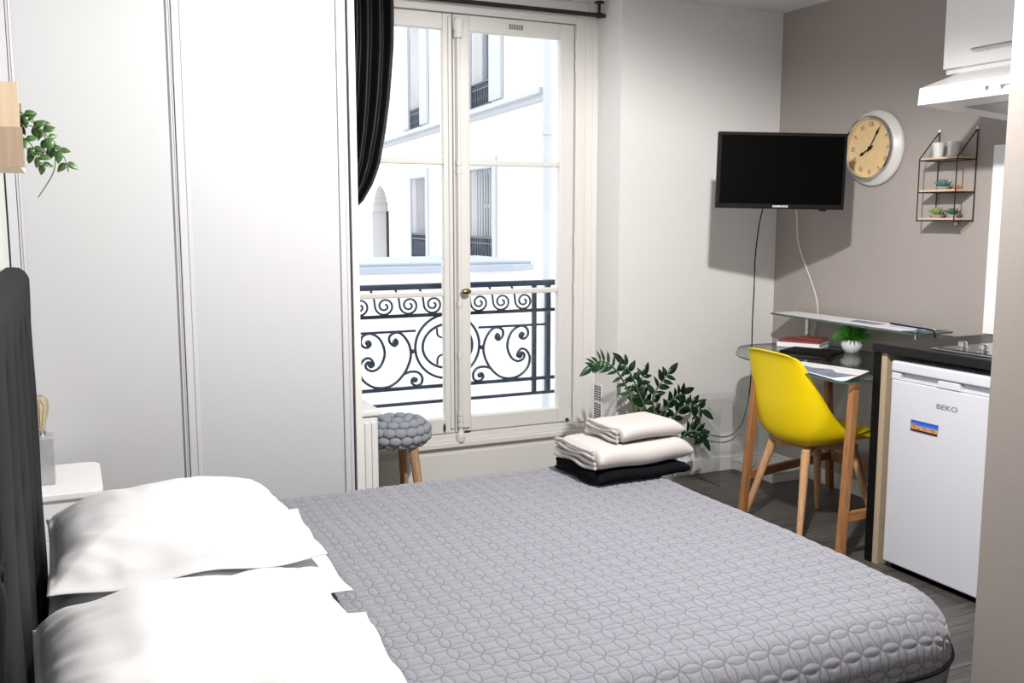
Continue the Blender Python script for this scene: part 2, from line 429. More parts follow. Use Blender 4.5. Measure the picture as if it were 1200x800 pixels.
# picture with black frame on the left wall
pf = thing('framed_picture', 'tall pale print in a thin black frame on the left wall', 'picture', (XL, 3.1, .95))
b = MB(); b.box(XL, XL + .005, 2.52, 3.5, 1.02, 2.32); b.build('print', M['greenwhite'], pf)
b = MB(); b.box(XL, XL + .008, 3.5, 3.54, .98, 2.36); b.box(XL, XL + .008, 2.48, 2.52, .98, 2.36); b.box(XL, XL + .008, 2.52, 3.5, .98, 1.02); b.box(XL, XL + .008, 2.52, 3.5, 2.32, 2.36)
b.build('picture_frame', M['black'], pf)

# ------------------------------------------------------------------ curtain and rod
cr = thing('curtain_rod', 'black metal curtain rod fixed under the ceiling above the window', 'curtain rod', (1.8, 4.42, 2.38))
b = MB(); b.tube([(1.02, 4.42, 2.432), (2.60, 4.42, 2.432)], .0115, 12); b.build('rod', M['black_metal'], cr, smooth=True)
for x in (1.06, 2.545):
    b = MB(); b.tube([(x, 4.42, 2.44), (x, 4.42, 2.494)], .0075, 10); b.lathe([(.024, 0), (.026, .004), (.024, .008)], (x, 4.42, 2.491), 18); b.tube([(x - .012, 4.42, 2.432), (x + .012, 4.42, 2.432)], .015, 12)
    b.build('rod_bracket', M['black_metal'], cr, smooth=True)
for x in (2.605, 1.015): MB().ball((x, 4.42, 2.432), .015).build('finial', M['black_metal'], cr, smooth=True)
def curtain():
    right = [(2.44, 1.44), (2.2, 1.435), (1.95, 1.415), (1.8, 1.395), (1.65, 1.365), (1.56, 1.33), (1.48, 1.28), (1.42, 1.215), (1.36, 1.13)]
    b = MB(); nr, nc = 60, 90; vs = []
    zt = 2.45; zb = .30
    for i in range(nr + 1):
        z = zt + (zb - zt) * i / nr
        if z > 1.36:
            for (za, xa), (zc, xc) in zip(right, right[1:]):
                if zc <= z: break
            t = max(0, min(1, (za - z) / (za - zc))); xr = xa + (xc - xa) * t
        else: xr = 1.13 + .02 * (1.36 - z)
        xl = 1.035
        for j in range(nc + 1):
            t = j / nc; sq = (xr - xl) / .4
            amp = .012 + .012 * min(1, sq)
            lean = max(0, 2.3 - z) * .35
            y = 4.40 + amp * math.sin(t * 2 * PI * 7.3 + lean * 2 + 1.5 * math.sin(z * 2.2)) + .006 * math.sin(t * 31 + z * 5)
            vs.append((xl + (xr - xl) * t, y, z))
    fs = [(i * (nc + 1) + j, i * (nc + 1) + j + 1, (i + 1) * (nc + 1) + j + 1, (i + 1) * (nc + 1) + j) for i in range(nr) for j in range(nc)]
    b.add(vs, fs); o = b.build('curtain', M['curtain'], None, smooth=True, angle=180)
    s = o.modifiers.new('solid', 'SOLIDIFY'); s.thickness = .002
    tag(o, 'black satin curtain drawn back to the left of the window', 'curtain')
    for k in range(5):
        x = 1.10 + k * .078
        pts = [(x, 4.42 + .019 * math.cos(t * PI / 8), 2.432 + .019 * math.sin(t * PI / 8)) for t in range(16)]
        MB().tube(pts, .003, 6, closed=True).build('curtain_eyelet', M['chrome'], o, smooth=True, label='chrome eyelet')
curtain()

# ------------------------------------------------------------------ radiator + stool
rad = thing('radiator', 'white panel radiator beside the wardrobe end', 'radiator', (1.11, 4.03, .08))
b = MB(); b.box(1.062, 1.168, 3.87, 4.20, .10, .565); b.build('body', M['radiator'], rad, bevel=.012, seg=3)
b = MB(); b.box(1.058, 1.178, 3.858, 4.21, .565, .592); b.build('top_cover', M['radiator'], rad, bevel=.008, seg=3)
b = MB()
for x in (1.085, 1.115, 1.145): b.box(x - .009, x + .009, 3.862, 3.872, .13, .54)
for k in range(5): b.box(1.166, 1.173, 3.90 + k * .06, 3.93 + k * .06, .13, .54)
b.build('fin', M['radiator'], rad, bevel=.004)
for y in (3.92, 4.15): MB().tube([(1.09, y, 0), (1.09, y, .11)], .012, 8).build('foot', M['radiator'], rad)

st = thing('stool', 'low stool with chunky grey woven wool seat and rough wooden legs', 'stool', (1.31, 4.17, 0))
def stool():
    c = Vector((1.350, 4.19, .418)); R = .150
    b = MB(); b.lathe([(.001, -.045), (R * .8, -.045), (R * .93, -.025), (R * .96, 0), (R * .9, .03), (R * .6, .05), (.001, .052)], c, 28)
    core = b.build('seat', M['wool'], st, smooth=True)
    def surf(u, v):     # u angle around, v 0 bottom rim .. 1 top centre
        prof = [(R * .82, -.05), (R * .98, -.032), (R * 1.03, -.002), (R * .95, .030), (R * .72, .050), (R * .40, .058), (R * .05, .060)]
        t = v * (len(prof) - 1); i = min(int(t), len(prof) - 2); f = t - i
        r = prof[i][0] * (1 - f) + prof[i + 1][0] * f; z = prof[i][1] * (1 - f) + prof[i + 1][1] * f
        return Vector((c.x + r * math.cos(u), c.y + r * math.sin(u), c.z + z)), (r, z)
    b = MB(); rows = 5
    for k in range(rows):
        v = (k + .15) / rows; r = surf(0, v)[1][0]
        n = max(5, int(2 * PI * r / .050))
        for j in range(n):
            u = 2 * PI * (j + .5 * (k % 2)) / n
            p, _ = surf(u, v); q, _ = surf(u, min(1, v + .05))
            out = Vector((math.cos(u), math.sin(u), 0)); tan = Vector((-math.sin(u), math.cos(u), 0))
            up = (q - p).normalized() if (q - p).length > 1e-6 else Vector((0, 0, 1)); nrm = tan.cross(up).normalized()
            mt = Matrix((( *tan, 0), (*up, 0), (*nrm, 0), (0, 0, 0, 1))).transposed()
            m = 8; prof = [(max(1e-6, .0275 * math.sin(PI * i / m)), -.0275 * math.cos(PI * i / m)) for i in range(m + 1)]
            b.lathe(prof, p, 10, mt @ Matrix.Diagonal((1.12, .82, .62, 1)))
    b.build('woven_cover', M['wool'], core, smooth=True, angle=180)
    for a in (-62, 58, 178):
        t = math.radians(a); d = Vector((math.cos(t), math.sin(t), 0))
        MB().tube([c + d * .10 + Vector((0, 0, -.03)), c + d * .135 + Vector((0, 0, -.24)), c + d * .165 + Vector((0, 0, -.415))], .024, 12, .017).build('leg', M['log'], st, smooth=True)
stool()

# ------------------------------------------------------------------ bed
bed = thing('double_bed', 'double bed with tall black leather headboard and dark base', 'bed', (.9, 2.3, 0))
b = MB(); b.box(-.085, 1.82, 1.56, 3.06, .06, .24); b.build('base', M['navy'], bed, bevel=.01)
b = MB(); b.box(-.085, 1.86, 1.53, 3.09, .24, .47); b.build('mattress', M['sheet'], bed, bevel=.05, seg=5, smooth=True)
for x in (0.0, 1.74):
    for y in (1.62, 3.0): MB().tube([(x, y, 0), (x, y, .07)], .025, 12).build('leg', M['black'], bed, smooth=True)
def headboard():
    y0, y1, z0, z1 = 1.50, 3.06, .10, 1.262
    ny, nz = 190, 110; vs = []; fs = []
    for i in range(nz + 1):
        for j in range(ny + 1):
            y = y0 + (y1 - y0) * j / ny; z = z0 + (z1 - z0) * i / nz
            ph = (y1 - y - .12) / .28
            wob = .10 * math.sin(z * 13 + (round(ph)) * 1.7)
            s = abs(math.sin(PI * (ph + wob)))
            edge = min(y - y0, y1 - y, z1 - z, .03) / .03
            topf = min(1, max(0, (z1 - .04 - z) / .12))
            bt = 0
            for zz in (.62, .88, 1.13):
                dy = abs(math.sin(PI * ph)) * .04; bt = max(bt, math.exp(-((dy * 2) ** 2 + (z - zz) ** 2) / .0006))
            x = -.128 + .028 * (max(0, edge) ** .5) * (1 - topf * .42 * (1 - s ** .55)) - .008 * bt
            vs.append((x, y, z))
    for i in range(nz):
        for j in range(ny):
            a = i * (ny + 1) + j; fs.append((a, a + 1, a + ny + 2, a + ny + 1))
    b = MB(); b.add(vs, fs); p = b.build('headboard', M['leather'], bed, smooth=True, angle=180)
    b = MB(); b.box(-.164, -.126, y0, y1, z0, z1); b.build('headboard_back', M['leather'], bed, bevel=.008)
    for zz in (.62, .88, 1.13):
        for k in range(6):
            y = y1 - .12 - .28 * k
            if y > y0 + .02: MB().ball((-.112, y, zz), .012, (.5, 1, 1), 10, 6).build('tufting_button', M['leather'], p, smooth=True)
headboard()

def coverlet():
    X0, X1, Y0, Y1, ZT = .10, 1.93, 1.46, 3.115, .505
    R = .11; rc = .12; drop = .195; S = .056; st_ = .0045
    cx1 = X1 - R - rc; cy0 = Y0 + R + rc; cy1 = Y1 - R - rc
    nx = int((X1 - X0 - R - 0 + drop) / st_); ny = int((Y1 - Y0 - 2 * R + 2 * drop) / st_)
    P = []
    for i in range(nx + 1):
        u = X0 + i * st_; row = []
        for j in range(ny + 1):
            v = Y0 + R - drop + j * st_
            vx = max(0, u - cx1); vy = (v - cy1) if v > cy1 else ((v - cy0) if v < cy0 else 0)
            L = math.hypot(vx, vy); x, y, z = u, v, ZT
            # gentle softness of the top
            z += .006 * noise.noise((u * 2.2, v * 2.2, 0)) + .003 * noise.noise((u * 6, v * 6, 3))
            if L > rc:
                dx, dy = vx / L, vy / L; o = min(L - rc, drop)
                if o < R * PI / 2: h = R * math.sin(o / R); dz = R * (1 - math.cos(o / R))
                else:
                    e = o - R * PI / 2; h = R + .012 * e / .1; dz = R + e
                    sl = u if abs(dy) > abs(dx) else v
                    h += .012 * (e / .1) * math.sin(sl * 17 + 1)
                x = min(u, cx1) + dx * (rc + h) if vx > 0 else u
                y = (cy1 if vy > 0 else cy0) + dy * (rc + h) if vy != 0 else v
                z -= dz
            row.append(Vector((x, y, z)))
        P.append(row)
    vs = []; qu = []; qv = []
    for i in range(nx + 1):
        for j in range(ny + 1):
            a = P[min(i + 1, nx)][j] - P[max(i - 1, 0)][j]; c = P[i][min(j + 1, ny)] - P[i][max(j - 1, 0)]
            n = a.cross(c)
            n = n.normalized() if n.length > 1e-9 else Vector((0, 0, 1))
            u = (i * st_) / S + .12 * noise.noise((i * .02, j * .02, 1)); v = (j * st_) / S + .12 * noise.noise((i * .02, j * .02, 9))
            fu, fv = u - math.floor(u), v - math.floor(v)
            d = min(abs(math.hypot(fu - p, fv - q) - .7071) for p in (0, 1) for q in (0, 1)) * S
            h = -.0030 * math.exp(-(d / .0045) ** 2); qu.append(u); qv.append(v)
            q_ = P[i][j] + n * h
            vs.append(q_)
    fs = []
    for i in range(nx):
        for j in range(ny):
            a = i * (ny + 1) + j; q4 = (a, a + ny + 1, a + ny + 2, a + 1)
            pa, pb, pc = P[i][j], P[i + 1][j], P[i][j + 1]; pd = P[i + 1][j + 1]
            if (pa - pd).length < 1e-5 or (pb - pc).length < 1e-5: continue
            fs.append(q4)
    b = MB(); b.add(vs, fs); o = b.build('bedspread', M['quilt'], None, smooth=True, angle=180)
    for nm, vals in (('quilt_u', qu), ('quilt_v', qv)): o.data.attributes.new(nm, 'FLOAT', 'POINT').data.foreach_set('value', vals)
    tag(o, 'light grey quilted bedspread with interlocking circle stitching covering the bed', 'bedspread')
    # piping and underside border along the hem
    def hem(drop_, off):
        pts = []
        def edge(u, v):
            vx = max(0, u - cx1); vy = (v - cy1) if v > cy1 else ((v - cy0) if v < cy0 else 0); L = math.hypot(vx, vy)
            dx, dy = vx / L, vy / L; e = drop_ - R * PI / 2; h = R + .012 * e / .1 + off
            return ((min(u, cx1) + dx * (rc + h)) if vx > 0 else u, ((cy1 if vy > 0 else cy0) + dy * (rc + h)) if vy else v, ZT - R - e)
        for k in range(40): pts.append(edge(X0 + (cx1 - X0) * k / 40, cy0 - 1))
        for k in range(17):
            t = -PI / 2 + PI / 2 * k / 16; pts.append(edge(cx1 + math.cos(t) + 1e-6, cy0 + math.sin(t) - 1e-6))
        for k in range(1, 40): pts.append(edge(cx1 + 1, cy0 + (cy1 - cy0) * k / 40))
        for k in range(17):
            t = PI / 2 * k / 16; pts.append(edge(cx1 + math.cos(t) + 1e-6, cy1 + math.sin(t) + 1e-6))
        for k in range(40): pts.append(edge(cx1 - (cx1 - X0) * k / 39, cy1 + 1))
        return pts
    MB().tube(hem(drop - .004, .003), .0045, 8).build('piping', M['black'], o, smooth=True, label='dark piping')
    a_ = hem(drop, .002); c_ = hem(drop + .055, -.012)
    b = MB(); n = len(a_); b.add(a_ + c_, [(k, k + 1, n + k + 1, n + k) for k in range(n - 1)])
    q = b.build('border', M['quilt_border'], o, smooth=True, angle=180); s = q.modifiers.new('s', 'SOLIDIFY'); s.thickness = .006
coverlet()

def pillow(name, label, c, hx, hy, T, rz=0, tilt=(0, 0), seed=0, flange=.03, sag=0):
    rnd = seed * 13.7; n = 72; b = MB(); mt = Matrix.Translation(c) @ Matrix.Rotation(rz, 4, 'Z') @ Matrix.Rotation(tilt[0], 4, 'X') @ Matrix.Rotation(tilt[1], 4, 'Y')
    tops = []; bots = []
    for i in range(n + 1):
        for j in range(n + 1):
            u = -1 + 2 * i / n; v = -1 + 2 * j / n
            k = 1 + flange
            uu, vv = min(1, abs(u) * k), min(1, abs(v) * k)
            t = ((1 - uu ** 2.6) ** .45) * ((1 - vv ** 2.6) ** .45)
            pin = 1 - .025 * (1 - abs(v) ** 2) * abs(u) ** 3
            pin2 = 1 - .025 * (1 - abs(u) ** 2) * abs(v) ** 3
            x = u * hx * pin; y = v * hy * pin2
            ef = max(abs(u), abs(v)) ** 3
            wr = noise.noise((u * 2.2 + rnd, v * 2.2, .3)) * .009 + noise.noise((u * 5 + rnd, v * 1.6 + u, 1.3)) * .004 * (1 + ef)
            cr_ = abs(noise.noise((u * 1.3 + rnd, v * 4.5 + u * 2, 5))) * -.016 * (.35 + ef)
            fl = (.012 * math.sin(6 * u + rnd) + .010 * math.sin(9 * v + rnd * 2)) * (1 if t < .02 else 0.4)
            zt = T * t + (wr + cr_) * min(1, t * 4 + .15) + fl * .6 - sag * ef
            zb = -T * .38 * t + fl * .6 - sag * ef - .003
            tops.append(mt @ Vector((x, y, zt))); bots.append(mt @ Vector((x, y, zb)))
    N = n + 1; fs = [(i * N + j, (i + 1) * N + j, (i + 1) * N + j + 1, i * N + j + 1) for i in range(n) for j in range(n)]
    o_ = N * N; fs += [tuple(q + o_ for q in reversed(f)) for f in fs]
    ring = [(i, 0) for i in range(n)] + [(n, j) for j in range(n)] + [(n - i, n) for i in range(n)] + [(0, n - j) for j in range(n)]
    for k in range(len(ring)):
        a = ring[k][0] * N + ring[k][1]; c2 = ring[(k + 1) % len(ring)]; d = c2[0] * N + c2[1]
        fs.append((d, a, a + o_, d + o_))
    b.add(tops + bots, fs); o = b.build('pillow', M['linen'], None, smooth=True, angle=180)
    return tag(o, label, 'pillow', 'white pillows at the head of the bed')
pillow('pillow', 'upper white pillow at the window end of the bed, next to the nightstand', (.222, 2.555, .612), .308, .335, .088, .02, (-.03, 0), 1, .03, .034)
pillow('pillow', 'lower white pillow showing its edge under the far upper pillow', (.245, 2.43, .536), .325, .34, .042, -.03, (0, 0), 2, .07)
pillow('pillow', 'upper white pillow in the near stack, closest to the viewer', (.20, 1.765, .612), .298, .33, .088, .03, (-.02, 0), 3, .03, .03)
pillow('pillow', 'lower white pillow spreading out beneath the near upper pillow', (.23, 1.72, .536), .32, .29, .042, -.05, (0, 0), 4, .07)

# ------------------------------------------------------------------ nightstand + bedside lamp
ns = thing('nightstand', 'small white nightstand with rounded edge between bed and wardrobe', 'nightstand', (-.03, 3.4, 0))
poly = [(-.165, 3.20), (-.165, 3.60), (.02, 3.60)] + [(.02 + .045 * math.sin(t * PI / 12), 3.555 + .045 * math.cos(t * PI / 12)) for t in range(1, 7)] + [(.065, 3.245)] + [(.02 + .045 * math.cos(t * PI / 12), 3.245 - .045 * math.sin(t * PI / 12)) for t in range(1, 7)]
b = MB(); b.prism(poly, .53, .552); b.build('top', M['white'], ns, bevel=.004)
b = MB(); b.box(-.165, .045, 3.21, 3.59, .0, .40); b.box(-.165, .05, 3.21, 3.228, .40, .53); b.box(-.165, -.14, 3.228, 3.59, .40, .53); b.box(-.165, .05, 3.575, 3.59, .40, .53)
b.build('body', M['white'], ns, bevel=.003)
b = MB(); b.box(-.138, .04, 3.23, 3.573, .402, .415); b.box(.040, .052, 3.50, 3.573, .415, .528); b.build('wooden_lining', M['plywood'], ns, label='light wood inside the open compartment')
lm = thing('bedside_lamp', 'grey metal cube lamp with bare amber filament bulb on the nightstand', 'lamp', (-.105, 3.37, .552))
b = MB(); b.box(-.165, -.072, 3.325, 3.425, .552, .705); b.build('cube_base', M['concrete'], lm, bevel=.003)
b = MB(); b.lathe([(.018, 0), (.018, .018), (.015, .02)], (-.108, 3.372, .705), 16); b.build('socket', M['chrome'], lm, smooth=True)
b = MB(); b.lathe([(.014, 0), (.017, .02), (.027, .055), (.031, .08), (.027, .103), (.012, .116), (.0005, .118)], (-.108, 3.372, .722), 24); bl = b.build('bulb', M['bulb_amber'], lm, smooth=True)
b = MB()
for k in range(4):
    a = k * PI / 2; b.tube([(-.108 + .004 * math.cos(a), 3.372 + .004 * math.sin(a), .73), (-.108 + .014 * math.cos(a), 3.372 + .014 * math.sin(a), .80), (-.108 + .004 * math.cos(a), 3.372 + .004 * math.sin(a), .82)], .0012, 5)
b.build('filament', M['filament'], bl)

# ------------------------------------------------------------------ wooden box shelf with trailing plant on left wall
bx = thing('wall_box_shelf', 'two-tone wooden box shelf mounted on the left wall above the headboard', 'shelf', (-.12, 2.05, 1.49))
za, zm, zb_ = 1.494, 1.567, 1.648
b = MB(); b.box(XL, -.066, 2.02, 2.032, zm, zb_); b.build('side_panel', M['plywood'], bx)
b = MB(); b.box(XL, -.063, 2.018, 2.033, za, zm); b.build('side_panel', M['plywood_dark'], bx, label='darker lower side panel')
b = MB(); b.box(XL, -.07, 2.033, 2.30, za, za + .01); b.build('bottom', M['plywood'], bx)
b = MB(); b.box(XL, -.078, 2.033, 2.30, zb_ - .01, zb_); b.box(XL, -.07, 2.29, 2.30, za + .01, zb_ - .01); b.build('top', M['plywood_dark'], bx)
b = MB(); b.box(XL, XL + .006, 2.033, 2.29, za + .01, zb_ - .01); b.build('back_panel', M['plywood_dark'], bx)
tp = thing('trailing_plant', 'small green trailing plant spilling out of the wooden wall box', 'plant', (-.12, 2.15, 1.505))
b = MB(); b.lathe([(.022, 0), (.030, .045), (.027, .045), (.02, .03), (.0005, .03)], (-.13, 2.15, 1.504), 18); b.build('pot', M['black'], tp, smooth=True)
def trailing():
    stems = [[(-.13, 2.15, 1.535), (-.09, 2.13, 1.60), (-.06, 2.11, 1.60), (-.035, 2.11, 1.575), (-.02, 2.11, 1.54)],
             [(-.13, 2.15, 1.535), (-.085, 2.12, 1.575), (-.045, 2.10, 1.575), (-.015, 2.10, 1.55), (.005, 2.10, 1.52), (.012, 2.10, 1.49)],
             [(-.13, 2.15, 1.535), (-.09, 2.11, 1.56), (-.06, 2.09, 1.55), (-.045, 2.08, 1.53), (-.035, 2.08, 1.51)],
             [(-.12, 2.15, 1.535), (-.07, 2.12, 1.59), (-.03, 2.11, 1.57), (-.012, 2.11, 1.53), (-.015, 2.11, 1.49), (-.045, 2.11, 1.44)],
             [(-.12, 2.15, 1.535), (-.08, 2.10, 1.545), (-.05, 2.09, 1.525), (-.03, 2.09, 1.50)]]
    b = MB(); L = MB(); rnd = random.Random(3)
    for k, s in enumerate(stems):
        p = smooth_path(s, 5); b.tube(p, .0011, 5)
        stop = len(p) if k != 3 else int(len(p) * .72)
        for i in range(6, stop, 4):
            for sg in (-1, 1):
                d = (p[min(i + 1, len(p) - 1)] - p[i - 1]).normalized()
                side = d.cross(Vector((.2, -1, .3))).normalized() * sg
                dd = d * .6 + side + Vector((rnd.uniform(-.3, .5), rnd.uniform(-.5, .3), rnd.uniform(-.5, .3)))
                ln = rnd.uniform(.019, .028)
                L.leaf(p[i], dd, Vector((rnd.uniform(-.2, .3), -1, rnd.uniform(.2, .8))), ln, ln * .62, .2, .25, 6)
    b.build('stem', M['stem'], tp); L.build('foliage', M['leaf'], tp, smooth=True, angle=180)
trailing()

# ------------------------------------------------------------------ towels on the bed
def folded(name, m, label, x0, x1, y0, y1, z0, z1, layers, rz=0, seed=0, open_left=True):
    """folded towel: stacked layers, rounded folds on the near side and right side"""
    b = MB(); H = (z1 - z0); n = layers; t = H / n
    cxm, cym = (x0 + x1) / 2, (y0 + y1) / 2; ct, sn = math.cos(rz), math.sin(rz)
    def tr(p):
        dx, dy = p[0] - cxm, p[1] - cym; return (cxm + dx * ct - dy * sn, cym + dx * sn + dy * ct, p[2])
    # cross-section (in y-z): big rounded fold at the near side
    nu, nv = 26, 22
    for k in range(n):
        a = z0 + k * t; c = a + t * .97; r = (c - a) / 2
        prof = []
        ins = .010 * k + .004 * ((k * 7 + seed) % 3)
        for q in range(9): th = -PI / 2 - PI * q / 8; prof.append((y0 + r + math.cos(th) * r, (a + c) / 2 + math.sin(th) * r))
        for q in range(1, 9): prof.append((y0 + r + (y1 - y0 - 2 * r) * q / 8, c))
        for q in range(1, 8): th = PI / 2 - PI * q / 8; prof.append((y1 - r + math.cos(th) * r, (a + c) / 2 + math.sin(th) * r))
        for q in range(0, 9): prof.append((y1 - r - (y1 - y0 - 2 * r) * q / 8, a))
        m_ = len(prof); vs = []
        for i in range(nu + 1):
            s = i / nu; x = x0 + (x1 - x0) * s
            e = min(s, 1 - s) * (x1 - x0); sc = 1 - .5 * max(0, 1 - e / (r * 1.2)) ** 2
            xl = x + (ins if i == 0 else 0)
            for (y, z) in prof:
                zz = (a + c) / 2 + (z - (a + c) / 2) * sc
                wv = .004 * noise.noise((x * 6 + seed, y * 5, k)) + .003 * math.sin(x * 23 + seed + k * 2) * (1 if y < y0 + .03 else 0)
                droop = -.006 * (max(0, .04 - e) / .04) * (k + 1) / n
                vs.append(tr((xl, y, zz + wv + droop)))
        fs = [(i * m_ + j, i * m_ + (j + 1) % m_, (i + 1) * m_ + (j + 1) % m_, (i + 1) * m_ + j) for i in range(nu) for j in range(m_)]
        fs += [tuple(range(m_)), tuple(nu * m_ + j for j in reversed(range(m_)))]
        b.add(vs, fs)
        if open_left:
            for q in range(4):
                zq = a + (c - a) * (.14 + .24 * q); ex = -.004 + .002 * (q % 2)
                b.tube([tr((x0 + ex + .004 * math.sin(y * 40 + q), y, zq + .003 * math.sin(y * 31 + q * 2))) for y in [y0 + .02 + (y1 - y0 - .03) * e / 14 for e in range(15)]], .0068, 6)
    o = b.build(name, m, None, smooth=True, angle=60)
    return tag(o, label, 'towel', 'folded towels stacked on the bedspread')
folded('towel', M['towel_dark'], 'folded black towel at the bottom of the stack', 1.565, 1.945, 2.70, 2.99, .512, .553, 1, .03, 1)
folded('towel', M['towel'], 'large folded beige towel in the middle of the stack', 1.56, 1.955, 2.70, 2.99, .558, .634, 1, .05, 2)
folded('towel', M['towel'], 'smaller folded beige towel on top of the stack', 1.665, 1.94, 2.735, 2.95, .640, .695, 1, .10, 5)

# ------------------------------------------------------------------ ZZ plant
zp = thing('zz_plant', 'dark green leafy houseplant behind the towels near the window', 'plant', (2.66, 4.0, 0))
b = MB(); b.lathe([(.085, 0), (.11, .20), (.115, .22), (.108, .22), (.10, .19), (.0005, .19)], (2.66, 4.0, 0), 28); b.build('pot', M['pot_grey'], zp, smooth=True)
b = MB(); b.lathe([(.10, .188), (.0005, .196)], (2.66, 4.0, 0), 20); b.build('soil', M['soil'], zp)
def zz():
    stems = [([(2.62, 3.99, .2), (2.56, 3.98, .33), (2.515, 3.96, .44), (2.437, 3.94, .596), (2.353, 3.92, .69), (2.275, 3.9, .725), (2.235, 3.9, .708)], .085, 0),
             ([(2.65, 4.0, .2), (2.62, 4.0, .33), (2.594, 4.0, .454), (2.553, 4.0, .54), (2.50, 3.99, .635), (2.45, 3.98, .69)], .09, 0),
             ([(2.66, 3.98, .2), (2.645, 3.96, .33), (2.62, 3.95, .43), (2.60, 3.94, .52), (2.64, 3.93, .59), (2.68, 3.93, .63)], .085, 1),
             ([(2.70, 3.99, .2), (2.72, 3.98, .34), (2.755, 3.96, .42), (2.79, 3.94, .46), (2.84, 3.93, .46), (2.88, 3.92, .435)], .09, 1),
             ([(2.69, 4.02, .2), (2.70, 4.0, .36), (2.73, 4.0, .46), (2.77, 3.99, .50), (2.81, 3.99, .515)], .085, 1),
             ([(2.70, 3.96, .2), (2.76, 3.93, .29), (2.79, 3.9, .335), (2.83, 3.88, .335), (2.85, 3.87, .31)], .09, 1),
             ([(2.64, 4.03, .2), (2.60, 4.06, .4), (2.60, 4.08, .52), (2.63, 4.08, .6)], .08, 1)]
    for k, (s, ll, dk) in enumerate(stems):
        p = smooth_path(s, 6); b = MB(); b.tube(p, .0075, 8, .003); st_ = b.build('stem', M['stem'], zp, smooth=True)
        L = MB(); rnd = random.Random(k * 5 + 1); n = len(p)
        step = 3 if k > 0 else 2
        for i in range(int(n * (.34 if k else .45)), n, step):
            d = (p[min(i + 1, n - 1)] - p[i - 1]).normalized(); sd = d.cross(Vector((0, -1, 0))).normalized()
            for sg in (-1, 1):
                dd = d * rnd.uniform(.35, .8) + sd * sg + Vector((0, rnd.uniform(-.5, .3), rnd.uniform(-.1, .15)))
                ln = ll * .84 * rnd.uniform(.75, 1.05) * (.8 if i > n * .85 else 1)
                L.leaf(p[i], dd, Vector((rnd.uniform(-.4, .4), -1, rnd.uniform(.1, .9))), ln, ln * (.30 if k < 1 else .46), .25, .12, 6)
        L.leaf(p[-1], p[-1] - p[-3], Vector((0, -1, .4)), ll, ll * .4, .25, .1, 6)
        L.build('foliage', M['zz'] if k > 0 else M['zz_light'], st_, smooth=True, angle=180)
zz()

# ------------------------------------------------------------------ wall socket, cables
so = thing('wall_socket', 'white wall socket with a black plug low on the white wall', 'socket', (3.07, YA, .3))
b = MB(); b.box(3.03, 3.115, YA - .012, YA, .25, .37); b.build('plate', M['socket'], so, bevel=.003)
b = MB(); b.lathe([(.02, 0), (.02, .002)], (3.072, YA - .013, .34), 16, Matrix.Rotation(PI / 2, 4, 'X')); b.build('outlet', M['base'], so)
b = MB(); b.lathe([(.019, 0), (.021, .012), (.017, .028), (.008, .032)], (3.072, YA - .012, .31), 18, Matrix.Rotation(PI / 2, 4, 'X')); pl_ = b.build('plug', M['black'], None, smooth=True)
pl_.name = 'power_cable'
cab = [(3.072, 4.215, .305), (3.10, 4.19, .262), (3.135, 4.19, .229), (3.24, 4.2, .2), (3.32, 4.2, .222), (3.385, 4.21, .30), (3.425, 4.22, .45), (3.436, 4.225, .6), (3.433, 4.225, .82), (3.437, 4.225, 1.0), (3.435, 4.22, 1.2), (3.42, 4.17, 1.40), (3.34, 4.02, 1.52)]
bpy.data.objects.remove(pl_)
pc = thing('power_cable', 'black power cable hanging from the television down to the wall socket', 'cable', (3.07, 4.2, .2))
MB().tube(smooth_path(cab, 6), .0032, 6).build('cord', M['black'], pc, smooth=True)
b = MB(); b.lathe([(.019, 0), (.021, .012), (.017, .028), (.008, .032)], (3.072, YA - .0125, .31), 18, Matrix.Rotation(PI / 2, 4, 'X')); b.build('plug', M['black'], pc, smooth=True)
wc = [(3.46, 4.02, 1.55), (3.54, 4.03, 1.45), (3.565, 4.03, 1.27), (3.575, 3.955, 1.11), (3.58, 3.90, 1.0), (3.583, 3.88, .91), (3.585, 3.90, .82), (3.585, 3.92, .70), (3.585, 3.93, .50)]
tag(MB().tube(smooth_path(wc, 6), .0036, 6).build('antenna_cable', M['cable_white'], None, smooth=True), 'white cable hanging from the television down to the desk', 'cable')

